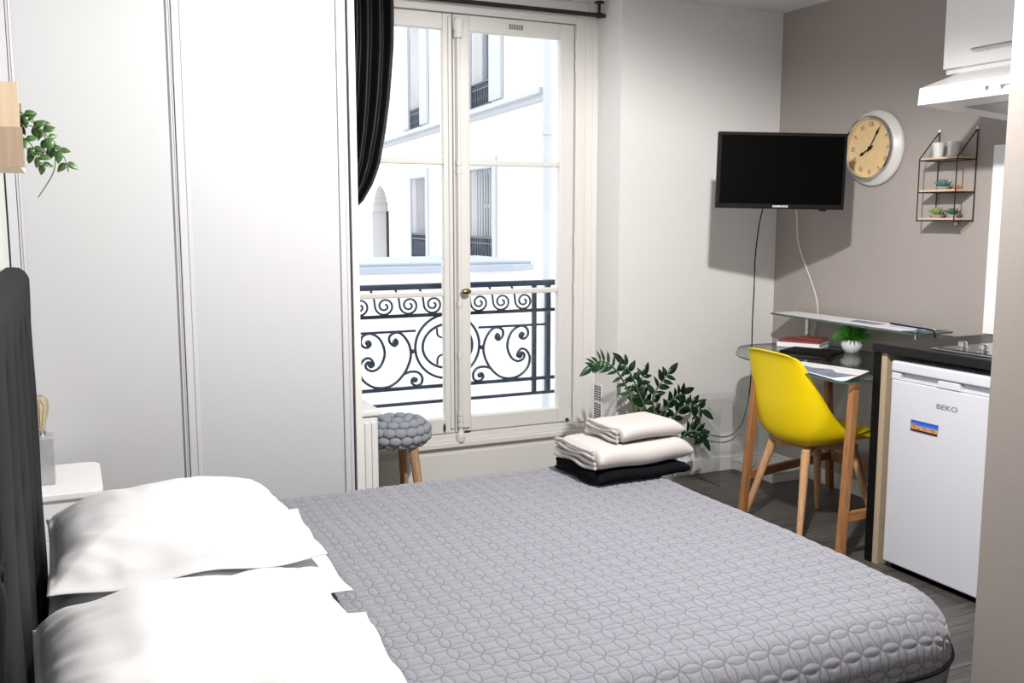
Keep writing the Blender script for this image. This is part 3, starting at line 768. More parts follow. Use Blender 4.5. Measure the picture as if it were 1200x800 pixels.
# ------------------------------------------------------------------ television
def tv():
    A = Vector((2.70, 3.60, 1.62)); Bc = Vector((3.237, 3.362, 1.605))
    c = (A + Bc) / 2; ux = (Bc - A); ux.z = 0; W = ux.length; ux.normalize(); Hh = .342
    uy = Vector((-ux.y, ux.x, 0))     # pointing away from viewer (towards corner)
    if uy.y < 0: uy = -uy
    uz = Vector((0, 0, 1))
    roll = math.radians(-1.0); ux2 = ux * math.cos(roll) + uz * math.sin(roll); uz2 = uz * math.cos(roll) - ux * math.sin(roll)
    c.z = 1.613
    mt = Matrix(((*ux2, 0), (*uy, 0), (*uz2, 0), (0, 0, 0, 1))).transposed(); mt.translation = c
    t = thing('television', 'black flat screen television mounted across the corner', 'television', (c.x, c.y, c.z - Hh / 2))
    def B(*bx): b = MB(); q = MB().box(*bx); b.add([mt @ Vector(v) for v in q.v], q.f); return b
    b = B(-W / 2, W / 2, 0, .03, -Hh / 2, Hh / 2); b.build('casing', M['black'], t, bevel=.004)
    b = B(-W / 2 + .1, W / 2 - .1, .03, .065, -Hh / 2 + .03, Hh / 2 - .05); b.build('back_cover', M['black'], t, bevel=.01)
    B(-W / 2 + .014, W / 2 - .014, -.0015, .001, -Hh / 2 + .022, Hh / 2 - .014).build('screen', M['screen'], t)
    rot = mt @ Matrix.Translation((0, -.0015, -Hh / 2 + .011)) @ Matrix.Rotation(PI / 2, 4, 'X')
    text_mesh('SAMSUNG', .0135, rot, 'lettering', M['logo_white'], t, sx=1.15, bold=.0003)
    b = B(.185, .215, .004, .022, -Hh / 2 - .007, -Hh / 2 + .002); b.build('sensor', M['black'], t, bevel=.002)
    # arm
    e = Vector((3.50, YA - .02, 1.62)); m = c + uy * .06; k = Vector((3.30, 4.0, 1.62))
    b = MB(); b.bar(m, k, .02, .045); b.bar(k, e, .02, .045); b.tube([k - uz * .03, k + uz * .03], .018, 12); b.box(3.45, 3.55, YA - .015, YA, 1.50, 1.74)
    b.build('wall_arm', M['black_metal'], t)
tv()

# ------------------------------------------------------------------ clock on right wall
def clock():
    c = Vector((XR, 3.545, 1.737)); t = thing('wall_clock', 'round wall clock with cream face, Roman numerals and wide white rim', 'clock', (XR, 3.545, 1.557))
    mt = Matrix.Rotation(-PI / 2, 4, 'Y')          # local z -> -X
    R = .183
    b = MB(); b.lathe([(R * .97, 0), (R, .008), (R * .985, .018), (R * .93, .026), (R * .88, .030), (R * .82, .048), (R * .80, .050), (R * .795, .044), (R * .79, .02), (.001, .02)], c, 64, mt)
    b.build('rim', M['clockrim'], t, smooth=True, angle=50)
    b = MB(); b.lathe([(R * .83, .045), (R * .835, .058), (R * .80, .066), (R * .775, .062), (R * .765, .050), (R * .765, .030)], c, 64, mt, cap=False); b.build('bezel', M['chrome'], t, smooth=True, angle=50)
    b = MB(); b.lathe([(R * .77, .034), (R * .77, .036), (.0005, .036)], c, 64, mt); f = b.build('face', M['clockface'], t)
    # frame whose x = wall-right as seen (i.e. -Y), y = up, z = towards room (-X)
    fr = Matrix(((0, -1, 0, 0), (0, 0, 1, 0), (-1, 0, 0, 0), (0, 0, 0, 1))).transposed()
    def place(x, y, z, r=0): return Matrix.Translation(c) @ fr @ Matrix.Translation((x, y, z)) @ Matrix.Rotation(r, 4, 'Z')
    rn = ['XII', 'I', 'II', 'III', 'IIII', 'V', 'VI', 'VII', 'VIII', 'IX', 'X', 'XI']
    for i, s in enumerate(rn):
        a = -i * PI / 6; x, y = -math.sin(a) * .112, math.cos(a) * .112
        text_mesh(s, .034, place(x, y, .0362, a), 'numeral', M['ink'], f, depth=.0004, sx=.72)
    def hand(ang, L, w, nm, z):
        a = -math.radians(ang); m = place(0, 0, z, a); b = MB()
        poly = [(-w * .4, -.02), (w * .4, -.02), (w * .35, L * .62), (w, L * .74), (0, L), (-w, L * .74), (-w * .35, L * .62)]
        n = len(poly); b.add([m @ Vector((x, y, q)) for q in (0, .0012) for x, y in poly], [tuple(range(n)), tuple(range(n, 2 * n))] + [(i, (i + 1) % n, n + (i + 1) % n, n + i) for i in range(n)])
        b.build(nm, M['black'], t)
    hand(242, .075, .009, 'hour_hand', .039); hand(31, .112, .007, 'minute_hand', .042)
    b = MB(); b.lathe([(.008, .036), (.008, .046), (.0005, .047)], c, 16, mt); b.build('hub', M['black'], t, smooth=True)
clock()

# ------------------------------------------------------------------ small wire shelf
def wire_shelf():
    y0, y1 = 2.965, 3.165; xf = 3.475; t = thing('wire_shelf', 'small black wire wall shelf with three wooden planks', 'shelf', (3.53, 3.065, 1.38))
    zs = (1.392, 1.515, 1.655)
    for z in zs:
        MB().box(xf + .003, XR - .004, y0 + .004, y1 - .004, z, z + .009).build('shelf_plank', M['plank'], t)
    b = MB(); r = .0028
    for y in (y0, y1):
        b.tube([(XR - .006, y, 1.785), (xf, y, 1.66), (xf, y, 1.385), (XR - .006, y, 1.385), (XR - .006, y, 1.785)], r, 6)
        for z in zs[1:]: b.tube([(xf, y, z - .002), (XR - .006, y, z - .002)], r, 6)
    for z in zs:
        b.tube([(xf, y0, z - .002), (xf, y1, z - .002)], r, 6); b.tube([(XR - .006, y0, z - .002), (XR - .006, y1, z - .002)], r, 6)
    b.build('wire_frame', M['black_metal'], t)
    for y, z in ((y0, 1.787), (y1, 1.787), (3.05, 1.376)):
        MB().ball((XR - .008, y, z), .008, (.9, 1, 1), 12, 8).build('nail', M['white'], t, smooth=True, label='white round nail head')
    prof = [(.019, 0), (.027, .064), (.0265, .066), (.024, .064), (.017, .004), (.0005, .004)]
    for y, s in ((3.115, 'ribbed white cup on the top wire shelf plank, nearest the clock'), (3.032, 'ribbed white cup on the top wire shelf plank, nearest the cooker hood')):
        tag(MB().lathe([(a * 1.0, z) for a, z in prof], (3.53, y, 1.6645), 28).build('cup', M['cup'], None, smooth=True), s, 'cup', 'white cups on the wire shelf')
    def succ(y, z, R, m, label, n, tilt, pot=True):
        q = thing('succulent', label, 'plant', (3.535, y, z), 'succulents on the wire shelf')
        MB().lathe([(R * .55, 0), (R * .8, .014), (R * .7, .014), (.0005, .012)], (3.535, y, z), 18).build('pot', M['pot_grey'], q, smooth=True)
        L = MB(); rnd = random.Random(n)
        for ring, (k, rr, el) in enumerate(((9, 1.0, .35), (7, .75, .8), (5, .45, 1.2))):
            for i in range(k):
                a = 2 * PI * i / k + ring * .4; d = Vector((math.cos(a) * math.cos(el), math.sin(a) * math.cos(el), math.sin(el)))
                L.leaf(Vector((3.535, y, z + .012)), d, Vector((0, 0, 1)), R * (1.15 - .15 * ring), R * .42, .5, -.2, 4)
        L.build('rosette', m, q, smooth=True, angle=180)
    succ(3.085, 1.5245, .040, M['succ_teal'], 'teal succulent on the middle wire shelf plank', 1, 0)
    succ(3.108, 1.4015, .042, M['succ_green'], 'yellow-green succulent on the bottom wire shelf plank', 2, 0)
    succ(3.022, 1.4015, .036, M['succ_dark'], 'dark green succulent on the bottom wire shelf plank', 3, 0)
    o = MB().ball((3.53, 2.998, 1.533), .0105, (1, 1.3, .85), 12, 8).ball((3.53, 3.02, 1.530), .006, (1, 1.2, .8), 10, 6)
    tag(o.build('pebble', M['terracotta'], None, smooth=True), 'small terracotta ornament beside the teal succulent', 'ornament')
wire_shelf()

# ------------------------------------------------------------------ kitchen: end panel, counter, hob, fridge, hood, cabinet
ep = thing('counter_end_panel', 'black counter end panel with raw beige board edge', 'panel', (3.26, 2.815, 0))
b = MB(); b.box(2.926, XR - .015, 2.806, 2.842, 0, .868); b.build('black_board', M['panel_black'], ep)
b = MB(); b.box(2.932, XR - .016, 2.778, 2.806, 0, .868); b.build('inner_board', M['chipboard'], ep, label='raw beige board edge')
wt = MB().box(2.915, XR - .001, PY + .001, 2.845, .870, .905).build('worktop', M['counter'], None, bevel=.004); tag(wt, 'dark speckled kitchen worktop above the fridge', 'worktop')
hob = thing('hob', 'electric hob with black plate, steel rim and knobs on the worktop', 'hob', (3.2, 2.3, .905))
b = MB(); b.box(2.965, 3.44, 2.0, 2.60, .9055, .911); b.build('rim', M['steel'], hob, bevel=.002)
b = MB(); b.box(2.985, 3.42, 2.015, 2.585, .911, .914); b.build('plate', M['hob'], hob)
for y in (2.52, 2.43):
    b = MB(); b.lathe([(.021, 0), (.021, .005), (.017, .008), (.0155, .024), (.012, .027), (.0005, .027)], (3.04, y, .914), 24); b.build('knob', M['steel'], hob, smooth=True)
b = MB(); b.lathe([(.085, 0), (.085, .006), (.07, .008), (.0005, .008)], (3.27, 2.36, .914), 36); b.build('hotplate', M['black'], hob, smooth=True)
b = MB(); b.lathe([(.075, 0), (.075, .006), (.06, .008), (.0005, .008)], (3.2, 2.12, .914), 36); b.build('hotplate', M['black'], hob, smooth=True)
bs = MB().box(XR - .03, XR - .001, PY + .001, 2.862, .907, 1.705).build('splashback', M['kitchen_white'], None, bevel=.002); tag(bs, 'white splashback panel behind the hob below the cooker hood', 'splashback')

fr = thing('fridge', 'white undercounter fridge standing below the dark worktop', 'fridge', (3.2, 2.48, 0))
FX = 2.93; FY0, FY1 = 2.205, 2.750
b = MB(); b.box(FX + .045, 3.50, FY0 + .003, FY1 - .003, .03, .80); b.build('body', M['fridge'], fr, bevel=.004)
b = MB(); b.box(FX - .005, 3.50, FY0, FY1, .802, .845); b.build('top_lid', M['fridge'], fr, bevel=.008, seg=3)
def fridge_door():
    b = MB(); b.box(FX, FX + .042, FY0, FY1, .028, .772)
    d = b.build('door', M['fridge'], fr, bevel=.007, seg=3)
    # recessed handle strip : profile with a hollow, solid at the middle
    b = MB(); b.box(FX + .020, FX + .042, FY0, FY1, .774, .798)
    b.box(FX, FX + .042, FY0, FY0 + .03, .774, .798); b.box(FX, FX + .042, FY1 - .045, FY1, .774, .798)
    b.box(FX, FX + .006, FY0, FY1, .772, .778)
    h = b.build('handle_recess', M['fridge'], d, bevel=.002)
    b = MB(); ym = 2.478
    b.add([(FX - .004, ym + .055, .772), (FX - .004, ym - .055, .772), (FX - .004, ym - .045, .799), (FX - .004, ym + .045, .799),
           (FX + .03, ym + .06, .772), (FX + .03, ym - .06, .772), (FX + .03, ym - .045, .799), (FX + .03, ym + .045, .799)],
          [(0, 1, 2, 3), (7, 6, 5, 4), (0, 4, 5, 1), (1, 5, 6, 2), (2, 6, 7, 3), (3, 7, 4, 0)])
    b.build('handle', M['fridge'], d, bevel=.003)
    rot = Matrix(((0, -1, 0, 0), (0, 0, 1, 0), (-1, 0, 0, 0), (0, 0, 0, 1))).transposed(); rot = Matrix.Translation((FX - .0002, 2.481, .700)) @ rot
    text_mesh('BEKO', .027, rot, 'lettering', M['logo'], d, depth=.0006, sx=1.42, bold=.0004)
    b = MB()
    for k in range(4): b.box(FX + .03, FX + .04, FY0 + .02, FY1 - .02, .0, .028)
    b.build('plinth', M['black'], fr)
fridge_door()
# magnets
def magnet():
    x = FX - .001; q = thing('fridge_magnet', 'rectangular picture magnet of a city at sunset under blue sky on the fridge door', 'magnet', (x, 2.577, .585))
    y0, y1, z0, z1 = 2.514, 2.640, .588, .629     # seen left is larger y
    m = bpy.data.materials.new('city_print'); m.use_nodes = True; nt = m.node_tree; bs_ = nt.nodes['Principled BSDF']; bs_.inputs['Roughness'].default_value = .4
    tc = nt.nodes.new('ShaderNodeTexCoord'); sp = nt.nodes.new('ShaderNodeSeparateXYZ'); nt.links.new(tc.outputs['Object'], sp.inputs[0])
    rp = nt.nodes.new('ShaderNodeValToRGB'); mr = nt.nodes.new('ShaderNodeMapRange'); mr.inputs['From Max'].default_value = z1 - z0
    nt.links.new(sp.outputs['Z'], mr.inputs['Value']); nt.links.new(mr.outputs[0], rp.inputs[0])
    e = rp.color_ramp.elements; e[0].position = .2; e[0].color = (.75, .62, .50, 1); e[1].position = 1; e[1].color = (.01, .05, .42, 1)
    n_ = e.new(.6); n_.color = (.05, .17, .60, 1)
    nt.links.new(rp.outputs[0], bs_.inputs['Base Color'])
    MB().box(x - .003, x, y0, y1, z0, z1).build('sky_print', m, q)
    sil = [(0, .25), (.05, .6), (.09, .85), (.12, .6), (.16, .9), (.2, .55), (.26, .7), (.33, .42), (.40, .5), (.5, .46), (.58, .5), (.64, .36), (.70, .42), (.76, .62), (.82, .7), (.88, .6), (.94, .45), (1, .3)]
    Y = lambda s: y1 - (y1 - y0) * s
    b = MB(); poly = [(Y(s), z0 + (z1 - z0) * .14) for s in (1, 0)] + [(Y(s), z0 + (z1 - z0) * h) for s, h in [(a, .1 + q * .72) for a, q in sil]]
    n = len(poly); b.add([(xx, y, z) for xx in (x - .0036, x - .003) for y, z in poly], [tuple(range(n)), tuple(range(n, 2 * n))] + [(i, (i + 1) % n, n + (i + 1) % n, n + i) for i in range(n)])
    b.build('building_print', mat('print_orange', (.50, .22, .06), .5, var=.7, vscale=120), q)
    MB().box(x - .0037, x - .003, y0, y1, z0, z0 + (z1 - z0) * .15).build('ground_print', M['black'], q)
magnet()
b = MB(); pts = []
for k in range(10):
    a = PI / 2 + k * PI / 5; r = .034 if k % 2 == 0 else .024; pts.append((2.268 + math.cos(a) * r, .708 + math.sin(a) * r))
b.add([(xx, y, z) for xx in (FX - .005, FX - .001) for y, z in pts], [tuple(range(10)), tuple(range(19, 9, -1))] + [(i, (i + 1) % 10, 10 + (i + 1) % 10, 10 + i) for i in range(10)])
tag(b.build('fridge_magnet', mat('magnet_ochre', (.28, .20, .09), .6, var=.5, vscale=80)), 'small ochre star-shaped magnet at the right of the fridge door', 'magnet')

hd = thing('cooker_hood', 'white slim cooker hood with control panel under the wall cabinet', 'cooker hood', (3.27, 2.2, 1.75))
HY0, HY1 = 1.9, 2.712
prof = [(2.95, 1.822), (2.955, 1.885), (3.16, 1.955), (XR - .002, 1.955), (XR - .002, 1.775)]
b = MB(); b.prism_y(prof, HY0, HY1); b.build('housing', M['kitchen_white'], hd, bevel=.003)
b = MB(); 
for ya, yb in ((2.28, 2.60), (1.95, 2.26)):
    sl = (1.775 - 1.822) / (XR - .002 - 2.95)
    xa, xb = 3.07, 3.50
    b.add([(xa, ya, 1.822 + (xa - 2.95) * sl - .003), (xa, yb, 1.822 + (xa - 2.95) * sl - .003), (xb, yb, 1.822 + (xb - 2.95) * sl - .003), (xb, ya, 1.822 + (xb - 2.95) * sl - .003),
           (xa, ya, 1.822 + (xa - 2.95) * sl + .01), (xa, yb, 1.822 + (xa - 2.95) * sl + .01), (xb, yb, 1.822 + (xb - 2.95) * sl + .01), (xb, ya, 1.822 + (xb - 2.95) * sl + .01)],
          [(0, 1, 2, 3), (7, 6, 5, 4), (0, 4, 5, 1), (1, 5, 6, 2), (2, 6, 7, 3), (3, 7, 4, 0)])
b.build('grease_filter', M['hood_filter'], hd)
ov = [(2.42, 1.835), (2.30, 1.835), (2.285, 1.848), (2.30, 1.866), (2.42, 1.866)]
n = len(ov); b = MB(); b.add([(xx + (z - 1.822) * .08, y, z) for xx in (2.947, 2.952) for y, z in ov], [tuple(range(n)), tuple(range(2 * n - 1, n - 1, -1))] + [(i, (i + 1) % n, n + (i + 1) % n, n + i) for i in range(n)])
cp = b.build('control_panel', M['white'], hd, bevel=.001)
b = MB(); b.lathe([(.009, 0), (.008, .006), (.0005, .007)], (2.949, 2.405, 1.851), 16, Matrix.Rotation(-PI / 2, 4, 'Y')); b.build('button', M['steel'], cp, smooth=True)
b = MB(); b.box(2.9435, 2.950, 2.315, 2.355, 1.853, 1.857); b.build('slider', M['hood_filter'], cp)
b = MB(); b.lathe([(.008, 0), (.007, .006), (.0005, .007)], (2.949, 2.345, 1.848), 16, Matrix.Rotation(-PI / 2, 4, 'Y')); b.build('button', M['steel'], cp, smooth=True)

wc_ = thing('wall_cabinet', 'white wall cabinet above the cooker hood reaching the ceiling', 'cabinet', (3.37, 2.3, 1.956))
b = MB(); b.box(3.165, XR - .002, 1.6, 2.775, 1.956, 2.495); b.build('carcass', M['kitchen_white'], wc_)
dr = MB().box(3.145, 3.164, 1.6, 2.775, 1.975, 2.49).build('door', M['kitchen_white'], wc_, bevel=.002)
b = MB(); b.tube([(3.118, 2.625, 2.028), (3.118, 2.35, 2.028)], .005, 8); b.tube([(3.118, 2.58, 2.028), (3.146, 2.58, 2.028)], .004, 8); b.tube([(3.118, 2.40, 2.028), (3.146, 2.40, 2.028)], .004, 8)
b.build('handle', M['steel'], dr, smooth=True)

# ------------------------------------------------------------------ desk
def round_poly(pts, rad, n=8):
    out = []; k = len(pts)
    for i in range(k):
        p = Vector(pts[i]); a = Vector(pts[i - 1]); c = Vector(pts[(i + 1) % k]); r = rad[i]
        da = (a - p).normalized(); dc = (c - p).normalized()
        p0 = p + da * r; p2 = p + dc * r
        for j in range(n + 1):
            t = j / n; q = p0 * (1 - t) ** 2 + p * 2 * t * (1 - t) + p2 * t * t; out.append((q.x, q.y))
    return out
dk = thing('glass_desk', 'clear glass desk with splayed wooden legs and a raised glass shelf', 'desk', (3.18, 3.3, 0))
gp = round_poly([(2.775, 2.835), (2.872, 3.66), (3.13, 3.95), (3.555, 3.93), (3.555, 2.90)], [.08, .12, .10, .02, .02])
b = MB(); b.prism(gp, .742, .750); b.mi = [0, 0] + [1] * (len(b.f) - 2); b.build('glass_top', [M['deskglass'], M['edge_glass']], dk)
sp_ = round_poly([(3.33, 3.0), (3.38, 4.03), (3.558, 4.03), (3.558, 3.0)], [.06, .03, .01, .01])
b = MB(); b.prism(sp_, .893, .900); b.mi = [0, 0] + [1] * (len(b.f) - 2); b.build('glass_shelf', [M['deskglass'], M['edge_glass']], dk)
for y in (3.15, 3.86): MB().tube([(3.50, y, .751), (3.50, y, .892)], .012, 12).build('shelf_support', M['chrome'], dk, smooth=True)
legs = {'FL': ((2.835, 3.44, .74), (2.785, 3.46, 0)), 'FR': ((2.862, 2.875, .74), (2.795, 2.845, 0)), 'RL': ((3.42, 3.62, .74), (3.545, 3.70, 0)), 'RR': ((3.42, 2.90, .74), (3.545, 2.87, 0))}
for k, (a, c) in legs.items():
    a, c = Vector(a), Vector(c); b = MB(); b.bar(c, a, .033, .030, (0, 1, 0)); b.build('leg', M['oak'], dk, bevel=.003)
def at(k, z):
    a, c = Vector(legs[k][0]), Vector(legs[k][1]); return c + (a - c) * (z / .74)
b = MB(); b.bar(at('FL', .22), at('RL', .19), .022, .040); b.build('stretcher', M['oak_x'], dk, bevel=.002)
b = MB(); b.bar(at('FR', .19), at('RR', .19), .022, .040); b.build('stretcher', M['oak_x'], dk, bevel=.002)
b = MB(); b.bar(at('RL', .19), at('RR', .19), .022, .050); b.build('stretcher', M['oak'], dk, bevel=.002)
for k in legs: MB().lathe([(.015, 0), (.015, .003)], at(k, .739), 14).build('glass_pad', M['black'], dk)
# print lying on the desk
b = MB(); pp = round_poly([(2.785, 2.86), (2.86, 3.27), (3.02, 3.36), (3.09, 3.02)], [.06, .01, .01, .01]); b.prism(pp, .7505, .7515)
po = thing('poster_sheet', 'white sheet with a blue-grey print lying at the front of the glass desk', 'paper', (2.94, 3.05, .7505)); b.build('sheet', M['paper'], po)
b = MB(); b.prism([(2.815, 2.95), (2.862, 3.25), (2.95, 3.30), (2.935, 3.2), (2.975, 3.12), (2.93, 3.05), (2.955, 2.95)], .7515, .7519); b.build('print', M['paper_blue'], po)
# books
def book(name, m, mp_, label, c, w, d, h, rz, cat, z):
    t = thing(name, label, cat, (c[0], c[1], z), 'books and notebooks on the desk')
    R_ = Matrix.Translation((c[0], c[1], 0)) @ Matrix.Rotation(rz, 4, 'Z')
    def bb(*q): s = MB().box(*q); r = MB(); r.add([R_ @ Vector(v) for v in s.v], s.f); return r
    bb(-w / 2 + .003, w / 2 - .004, -d / 2 + .004, d / 2 - .004, z + .002, z + h - .002).build('pages', mp_, t)
    c1 = bb(-w / 2, w / 2, -d / 2, d / 2, z, z + .002); c1.add(*[[R_ @ Vector(v) for v in MB().box(-w / 2, w / 2, -d / 2, d / 2, z + h - .002, z + h).v], MB().box(0, 1, 0, 1, 0, 1).f])
    c1.add(*[[R_ @ Vector(v) for v in MB().box(-w / 2, -w / 2 + .002, -d / 2, d / 2, z + .002, z + h - .002).v], MB().box(0, 1, 0, 1, 0, 1).f])
    c1.build('cover', m, t)
book('book', M['paper'], M['paper'], 'thick white book at the bottom of the small pile on the desk', (3.40, 3.78), .15, .22, .022, .5, 'book', .7505)
book('notebook', M['red'], M['paper'], 'dark red notebook lying on the white book', (3.405, 3.785), .14, .21, .012, .55, 'notebook', .773)
book('diary', M['red'], M['paper'], 'small dark red diary topmost on the desk pile', (3.44, 3.755), .09, .13, .010, .45, 'notebook', .7855)
lp = thing('laptop', 'closed thin black laptop on the desk in front of the books', 'laptop', (3.23, 3.53, .7505))
R_ = Matrix.Translation((3.24, 3.54, 0)) @ Matrix.Rotation(.45, 4, 'Z')
for nm, z0, z1 in (('base', .7505, .760), ('lid', .7608, .767)):
    s = MB().box(-.09, .09, -.125, .125, z0, z1); r = MB(); r.add([R_ @ Vector(v) for v in s.v], s.f); r.build(nm, M['black'], lp, bevel=.002)
pg = thing('potted_grass', 'bright green grass-like plant in a round white pot on the desk', 'plant', (3.455, 3.50, .7505))
pcx = Vector((3.455, 3.50, .7505))
b = MB(); b.lathe([(.026, 0), (.042, .014), (.052, .036), (.048, .058), (.040, .066), (.036, .064), (.04, .05), (.0005, .05)], pcx, 28); b.build('pot', M['pot'], pg, smooth=True)
b = MB(); rnd = random.Random(11)
for k in range(340):
    a = rnd.uniform(0, 2 * PI); el = rnd.uniform(.1, 1.5); d = Vector((math.cos(a) * math.cos(el), math.sin(a) * math.cos(el), math.sin(el)))
    L = rnd.uniform(.05, .085)
    b.leaf(pcx + Vector((math.cos(a) * .02, math.sin(a) * .02, .06)), d, Vector((0, 0, 1)), L, .0065, .3, .12, 3)
b.build('grass_blades', M['grass'], pg)
# shelf papers
b = MB(); b.prism(round_poly([(3.36, 3.12), (3.40, 4.01), (3.55, 4.01), (3.55, 3.08)], [.01] * 4), .9008, .9025); b.build('poster', M['paper']); o = bpy.data.objects['poster']
tag(o, 'long white paper sheets lying on the raised glass shelf', 'paper')
b = MB(); b.prism([(3.43, 3.34), (3.44, 3.50), (3.50, 3.52), (3.49, 3.33)], .903, .9045); tag(b.build('flyer', M['paper_blue']), 'grey printed flyer on the middle of the shelf papers', 'paper')
b = MB(); b.prism([(3.44, 3.10), (3.445, 3.26), (3.54, 3.25), (3.53, 3.09)], .903, .910); tag(b.build('leaflet', mat('leaflet_lilac', (.42, .42, .52), .6)), 'lilac-grey leaflet at the kitchen end of the raised glass shelf', 'paper')
tag(MB().tube(smooth_path([(3.47, 3.28, .914), (3.45, 3.15, .913), (3.44, 3.03, .912), (3.42, 2.985, .905), (3.41, 2.965, .86), (3.41, 2.955, .80), (3.42, 2.95, .757)], 6), .004, 6).build('charger_cable', M['black'], None, smooth=True), 'short black cable drooping off the kitchen end of the glass shelf', 'cable')

# ------------------------------------------------------------------ chair
def chair():
    C0 = Vector((3.025, 3.28, 0)); rz = math.radians(-3); Rm = Matrix.Translation(C0) @ Matrix.Rotation(rz, 4, 'Z')   # faces +X
    t = thing('yellow_chair', 'yellow moulded shell chair with beech legs pushed up to the glass desk', 'chair', C0)
    cl = smooth_path([(.245, 0, .430), (.225, 0, .452), (.10, 0, .432), (-.03, 0, .408), (-.12, 0, .402), (-.18, 0, .440), (-.21, 0, .54), (-.228, 0, .67), (-.25, 0, .79), (-.268, 0, .826)], 6)
    el = smooth_path([(.225, 0, .425), (.205, 0, .448), (.09, 0, .462), (.0, 0, .492), (-.055, 0, .53), (-.10, 0, .58), (-.14, 0, .645), (-.18, 0, .72), (-.215, 0, .785), (-.238, 0, .806)], 6)
    n = len(cl); nv = 26; vs = []
    for i in range(n):
        s = i / (n - 1)
        if s < .08: hw = .19 + .04 * (s / .08) ** .5
        elif s < .55: hw = .235
        else: hw = .235 - .075 * ((s - .55) / .45) ** 1.3
        for j in range(nv + 1):
            v = -1 + 2 * j / nv; q = cl[i].lerp(el[i], abs(v) ** 2.4)
            q = Vector((q.x, math.sin(v * PI / 2 * .97) * hw if s < 2 else v * hw, q.z))
            vs.append(Rm @ q)
    fs = [(i * (nv + 1) + j, (i + 1) * (nv + 1) + j, (i + 1) * (nv + 1) + j + 1, i * (nv + 1) + j + 1) for i in range(n - 1) for j in range(nv)]
    b = MB(); b.add(vs, fs); sh = b.build('shell', M['yellow'], t, smooth=True, angle=180); s_ = sh.modifiers.new('s', 'SOLIDIFY'); s_.thickness = .007; s_.offset = 0
    # cushion
    b = MB(); N = 16
    vs = []
    for sgn in (1, -1):
        for i in range(N + 1):
            for j in range(N + 1):
                u = -1 + 2 * i / N; v = -1 + 2 * j / N; r = max(abs(u), abs(v)); e = (1 - abs(u) ** 4) * (1 - abs(v) ** 4)
                qu = (abs(math.sin(u * PI * 2)) * abs(math.sin(v * PI * 2))) ** .4 * .006
                x = .055 + u * .165 * (1 - .12 * v * v); y = v * .175 * (1 - .12 * u * u); base = .436 + .018 * max(0, u) + .012 * abs(v) ** 2
                vs.append(Rm @ Vector((x, y, base + (sgn * .5 + .5) * (.026 * e ** .4 + qu * e))))
    M2 = (N + 1) ** 2
    fs = [(i * (N + 1) + j, (i + 1) * (N + 1) + j, (i + 1) * (N + 1) + j + 1, i * (N + 1) + j + 1) for i in range(N) for j in range(N)]
    fs += [tuple(q + M2 for q in reversed(f)) for f in fs]
    b.add(vs, fs); b.build('seat_cushion', M['yellow'], t, smooth=True, angle=180)
    b = MB()
    for a, c in (((-.14, -.13, .38), (.15, .13, .38)), ((-.14, .13, .38), (.15, -.13, .38))):
        s = MB().bar(a, c, .034, .03); b.add([Rm @ Vector(v) for v in s.v], s.f)
    s = MB().box(-.10, .12, -.09, .09, .39, .402); b.add([Rm @ Vector(v) for v in s.v], s.f)
    b.build('under_frame', M['beech'], t, bevel=.003)
    for sx, sy in ((-1, -1), (-1, 1), (1, -1), (1, 1)):
        top = Vector((sx * .125, sy * .115, .390)); bot = Vector((sx * .215, sy * .20, 0))
        b = MB(); pts = [bot + (top - bot) * (k / 6) for k in range(7)]
        q = MB().tube(pts, .0125, 12, .021); b.add([Rm @ Vector(v) for v in q.v], q.f); b.build('leg', M['beech'], t, smooth=True)
chair()

# ------------------------------------------------------------------ clear acrylic table + low box by the wall
ac = thing('acrylic_side_table', 'clear acrylic waterfall side table against the white wall behind the desk', 'side table', (3.17, 4.1, 0))
pr_ = [(3.045, 0), (3.035, .30), (3.04, .435), (3.055, .455), (3.28, .455), (3.295, .435), (3.30, .30), (3.29, 0)]
b = MB(); th = .010; n = len(pr_); inn = [(x + (th if x < 3.17 else -th), z - (th if z > .4 else 0)) for x, z in pr_]
vs = [(x, y, z) for y in (3.98, 4.19) for (x, z) in pr_ + inn]; o_ = 2 * n; fs = []
for i in range(n - 1):
    fs += [(i, i + 1, o_ + i + 1, o_ + i), (n + i + 1, n + i, o_ + n + i, o_ + n + i + 1), (i, n + i, n + i + 1, i + 1), (o_ + i + 1, o_ + n + i + 1, o_ + n + i, o_ + i)]
fs += [(0, o_, o_ + n, n), (n - 1, 2 * n - 1, o_ + 2 * n - 1, o_ + n - 1)]
b.add(vs, fs); b.build('bent_sheet', M['acrylic'], ac, smooth=True, angle=50)
b = MB(); b.box(3.05, 3.285, 3.99, 4.18, .16, .168); b.build('lower_shelf', M['acrylic'], ac)
bxw = thing('storage_box', 'low white box on the floor in the corner behind the desk legs', 'box', (3.45, 4.05, 0))
b = MB(); b.box(3.335, 3.56, 3.90, 4.225, 0, .05); b.build('box_body', M['white'], bxw, bevel=.004)
b = MB(); b.box(3.33, 3.565, 3.895, 4.23, .051, .062); b.build('lid', M['white'], bxw, bevel=.003)

